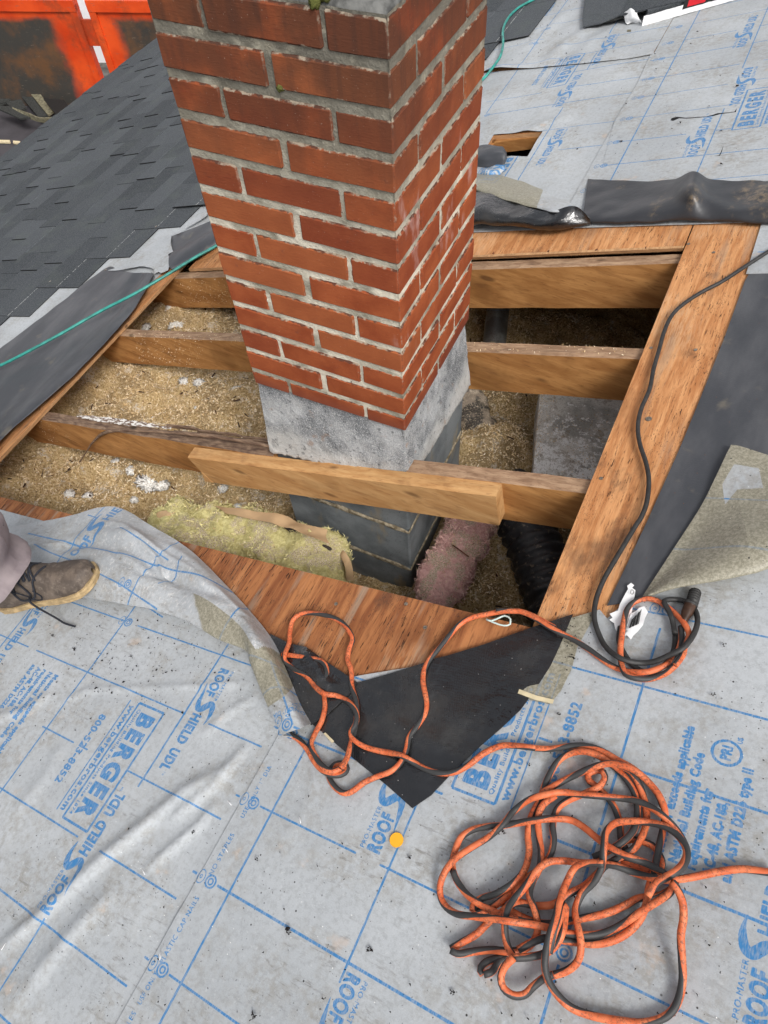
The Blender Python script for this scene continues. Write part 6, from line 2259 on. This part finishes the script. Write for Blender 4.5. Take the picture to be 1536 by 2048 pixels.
def sweep(nt, na, fn):
    V, F = [], []
    for i in range(nt + 1):
        for j in range(na + 1): V.append(fn(i / nt, j / na))
    for i in range(nt):
        for j in range(na):
            a = i * (na + 1) + j
            F.append((a, a + 1, a + na + 2, a + na + 1))
    return V, F


def upper(a, b):
    t = .5 - .5 * math.cos(math.pi * a)
    w = interp(t, HW) * .96
    h = interp(t, HH)
    ang = math.pi * b
    c_, s_ = math.cos(ang), math.sin(ang)
    k = .72 if t > .55 else .85
    x = math.copysign(abs(c_) ** k, c_) * w * (1 - .30 * s_ ** 2 * (1 if t < .55 else .3))
    z = .018 + interp(t, SB) + abs(s_) ** .75 * (h - .0)
    q = bp(t, x, z)
    cr = .0026 * noise.noise(q * 32) + .0022 * math.sin(t * 85 + 3 * b) * (1 if .42 < t < .66 else 0) * s_
    return q + rn * cr + sdv * (.0016 * noise.noise(q * 22))


V, F = sweep(60, 28, upper)
boot = mesh_obj('boot', V, F, D['leather'], pn)


def sole_band(z0, z1, grow):
    V, F = [], []
    out = []
    for i in range(61):
        t = .5 - .5 * math.cos(math.pi * i / 60)
        out.append((t, interp(t, HW) * 1.0 + grow))
    for i in range(59, 0, -1):
        t = .5 - .5 * math.cos(math.pi * i / 60)
        out.append((t, -(interp(t, HW) + grow)))
    n = len(out)
    for z in (z0, z1):
        for t, s in out:
            tt = t + (grow / BL_ * (2 * t - 1))
            V.append(bp(tt, s, z + interp(t, SB)))
    F = [(i, (i + 1) % n, n + (i + 1) % n, n + i) for i in range(n)]
    F += [tuple(range(n))[::-1], tuple(range(n, 2 * n))]
    return mesh_obj('sole', V, F, D['sole'], boot, smooth=False)


sole_band(.000, .0085, .0030)
sole_band(.0100, .0180, .0038)
V, F = sweep(60, 1, lambda a, b: bp(.5 - .5 * math.cos(math.pi * a), (interp(.5 - .5 * math.cos(math.pi * a), HW) + .001), .0080 + .003 * b + interp(.5 - .5 * math.cos(math.pi * a), SB)))
mesh_obj('welt_groove', V, F, D['lace'], boot)
# eyelet stay seam, toe cap stitching
pt_ = [bp(.50, .037, .060), bp(.545, .044, .040), bp(.53, .0455, .030), bp(.48, .044, .030), bp(.44, .042, .045), bp(.36, .040, .075)]
V, F, U = tube_vf([Vector(p) for p in cat_rom([tuple(q) for q in pt_], .006)], .0016, 6)
mesh_obj('seam', V, F, D['lace'], boot)
# padded collar and tongue
up = Vector((0, 0, 1))
ank = bp(.24, 0, .10)


def collar(a, b):
    ang = 2 * math.pi * b
    r0 = .047 + .004 * math.sin(a * math.pi)
    return ank + rn * (.01 + .075 * a) + up * 0 + fw * (math.cos(ang) * r0 * 1.25 + .012 * (1 - a)) + sdv * (math.sin(ang) * r0 * .92)


V, F = sweep(10, 26, collar)
mesh_obj('collar', V, F, D['collar'], boot)


def surf(t, s, lift=.003):
    """point on top of the boot at length t and side s"""
    w = interp(t, HW) * .96
    h = interp(t, HH)
    c_ = max(-.98, min(.98, s / w))
    return bp(t, s, .022 + interp(t, SB) + (1 - abs(c_) ** 2.2) ** .5 * h * .98 + lift)


def lace(pts, r=.0024):
    V, F, U = tube_vf([Vector(p) for p in cat_rom([tuple(q) for q in pts], .004)], r, 7)
    return mesh_obj('lace', V, F, D['lace'], boot)


for i in range(5):
    t0 = .36 + .045 * i
    lace([surf(t0, .027), surf(t0 + .006, .012, .006), surf(t0 + .020, -.010, .006), surf(t0 + .035, -.026)])
    lace([surf(t0, -.026), surf(t0 + .010, -.008, .008), surf(t0 + .024, .012, .008), surf(t0 + .035, .028)])
lace([surf(.36, .0, .008), surf(.33, .030, .010), surf(.36, .046, .006), surf(.44, .052, .004), surf(.50, .046, .006), surf(.56, .030, .008), surf(.62, .010, .006), surf(.66, -.006, .006)], .0026)
lace([surf(.37, .004, .010), surf(.42, .026, .010), surf(.46, .040, .010), bp(.47, .058, .052), bp(.50, .066, .030), P(112, 1236, .030), P(128, 1246, .018), P(150, 1253, .014)], .0026)
lace([surf(.34, .004, .010), surf(.30, .022, .018), surf(.33, .036, .016), surf(.39, .022, .014), surf(.37, .002, .012)], .0026)
lace([surf(.35, -.004, .012), surf(.31, .010, .026), surf(.27, .018, .030), surf(.30, .030, .022), surf(.36, .012, .014)], .0026)


def trouser(a, b):
    ang = 2 * math.pi * b
    hz_ = .060 + .86 * a
    r0 = .098 - .006 * a + .03 * max(0, a - .5)
    c_ = ank + fw * -.012 + up * (hz_ - .045)
    q = c_ + fw * (math.cos(ang) * r0 * 1.02) + sdv * (math.sin(ang) * r0)
    fold = .007 * math.sin(q.z * 46 + 1.2 * math.cos(ang)) * max(0, 1 - a * 2.4) + .014 * noise.noise((math.cos(ang) * 1.3, math.sin(ang) * 1.3, a * 8)) + .004 * noise.noise((math.cos(ang) * 4, math.sin(ang) * 4, a * 30))
    hem = .003 if a < .012 else 0
    if a == 0: q = q + up * (.010 * noise.noise((math.cos(ang) * 1.6, math.sin(ang) * 1.6, 3)))
    return q + (q - c_).normalized() * (fold + hem)


V, F = sweep(90, 48, trouser)
tr = mesh_obj('trouser_leg', V, F, D['cloth'], pn)
solidify(tr, .0025)
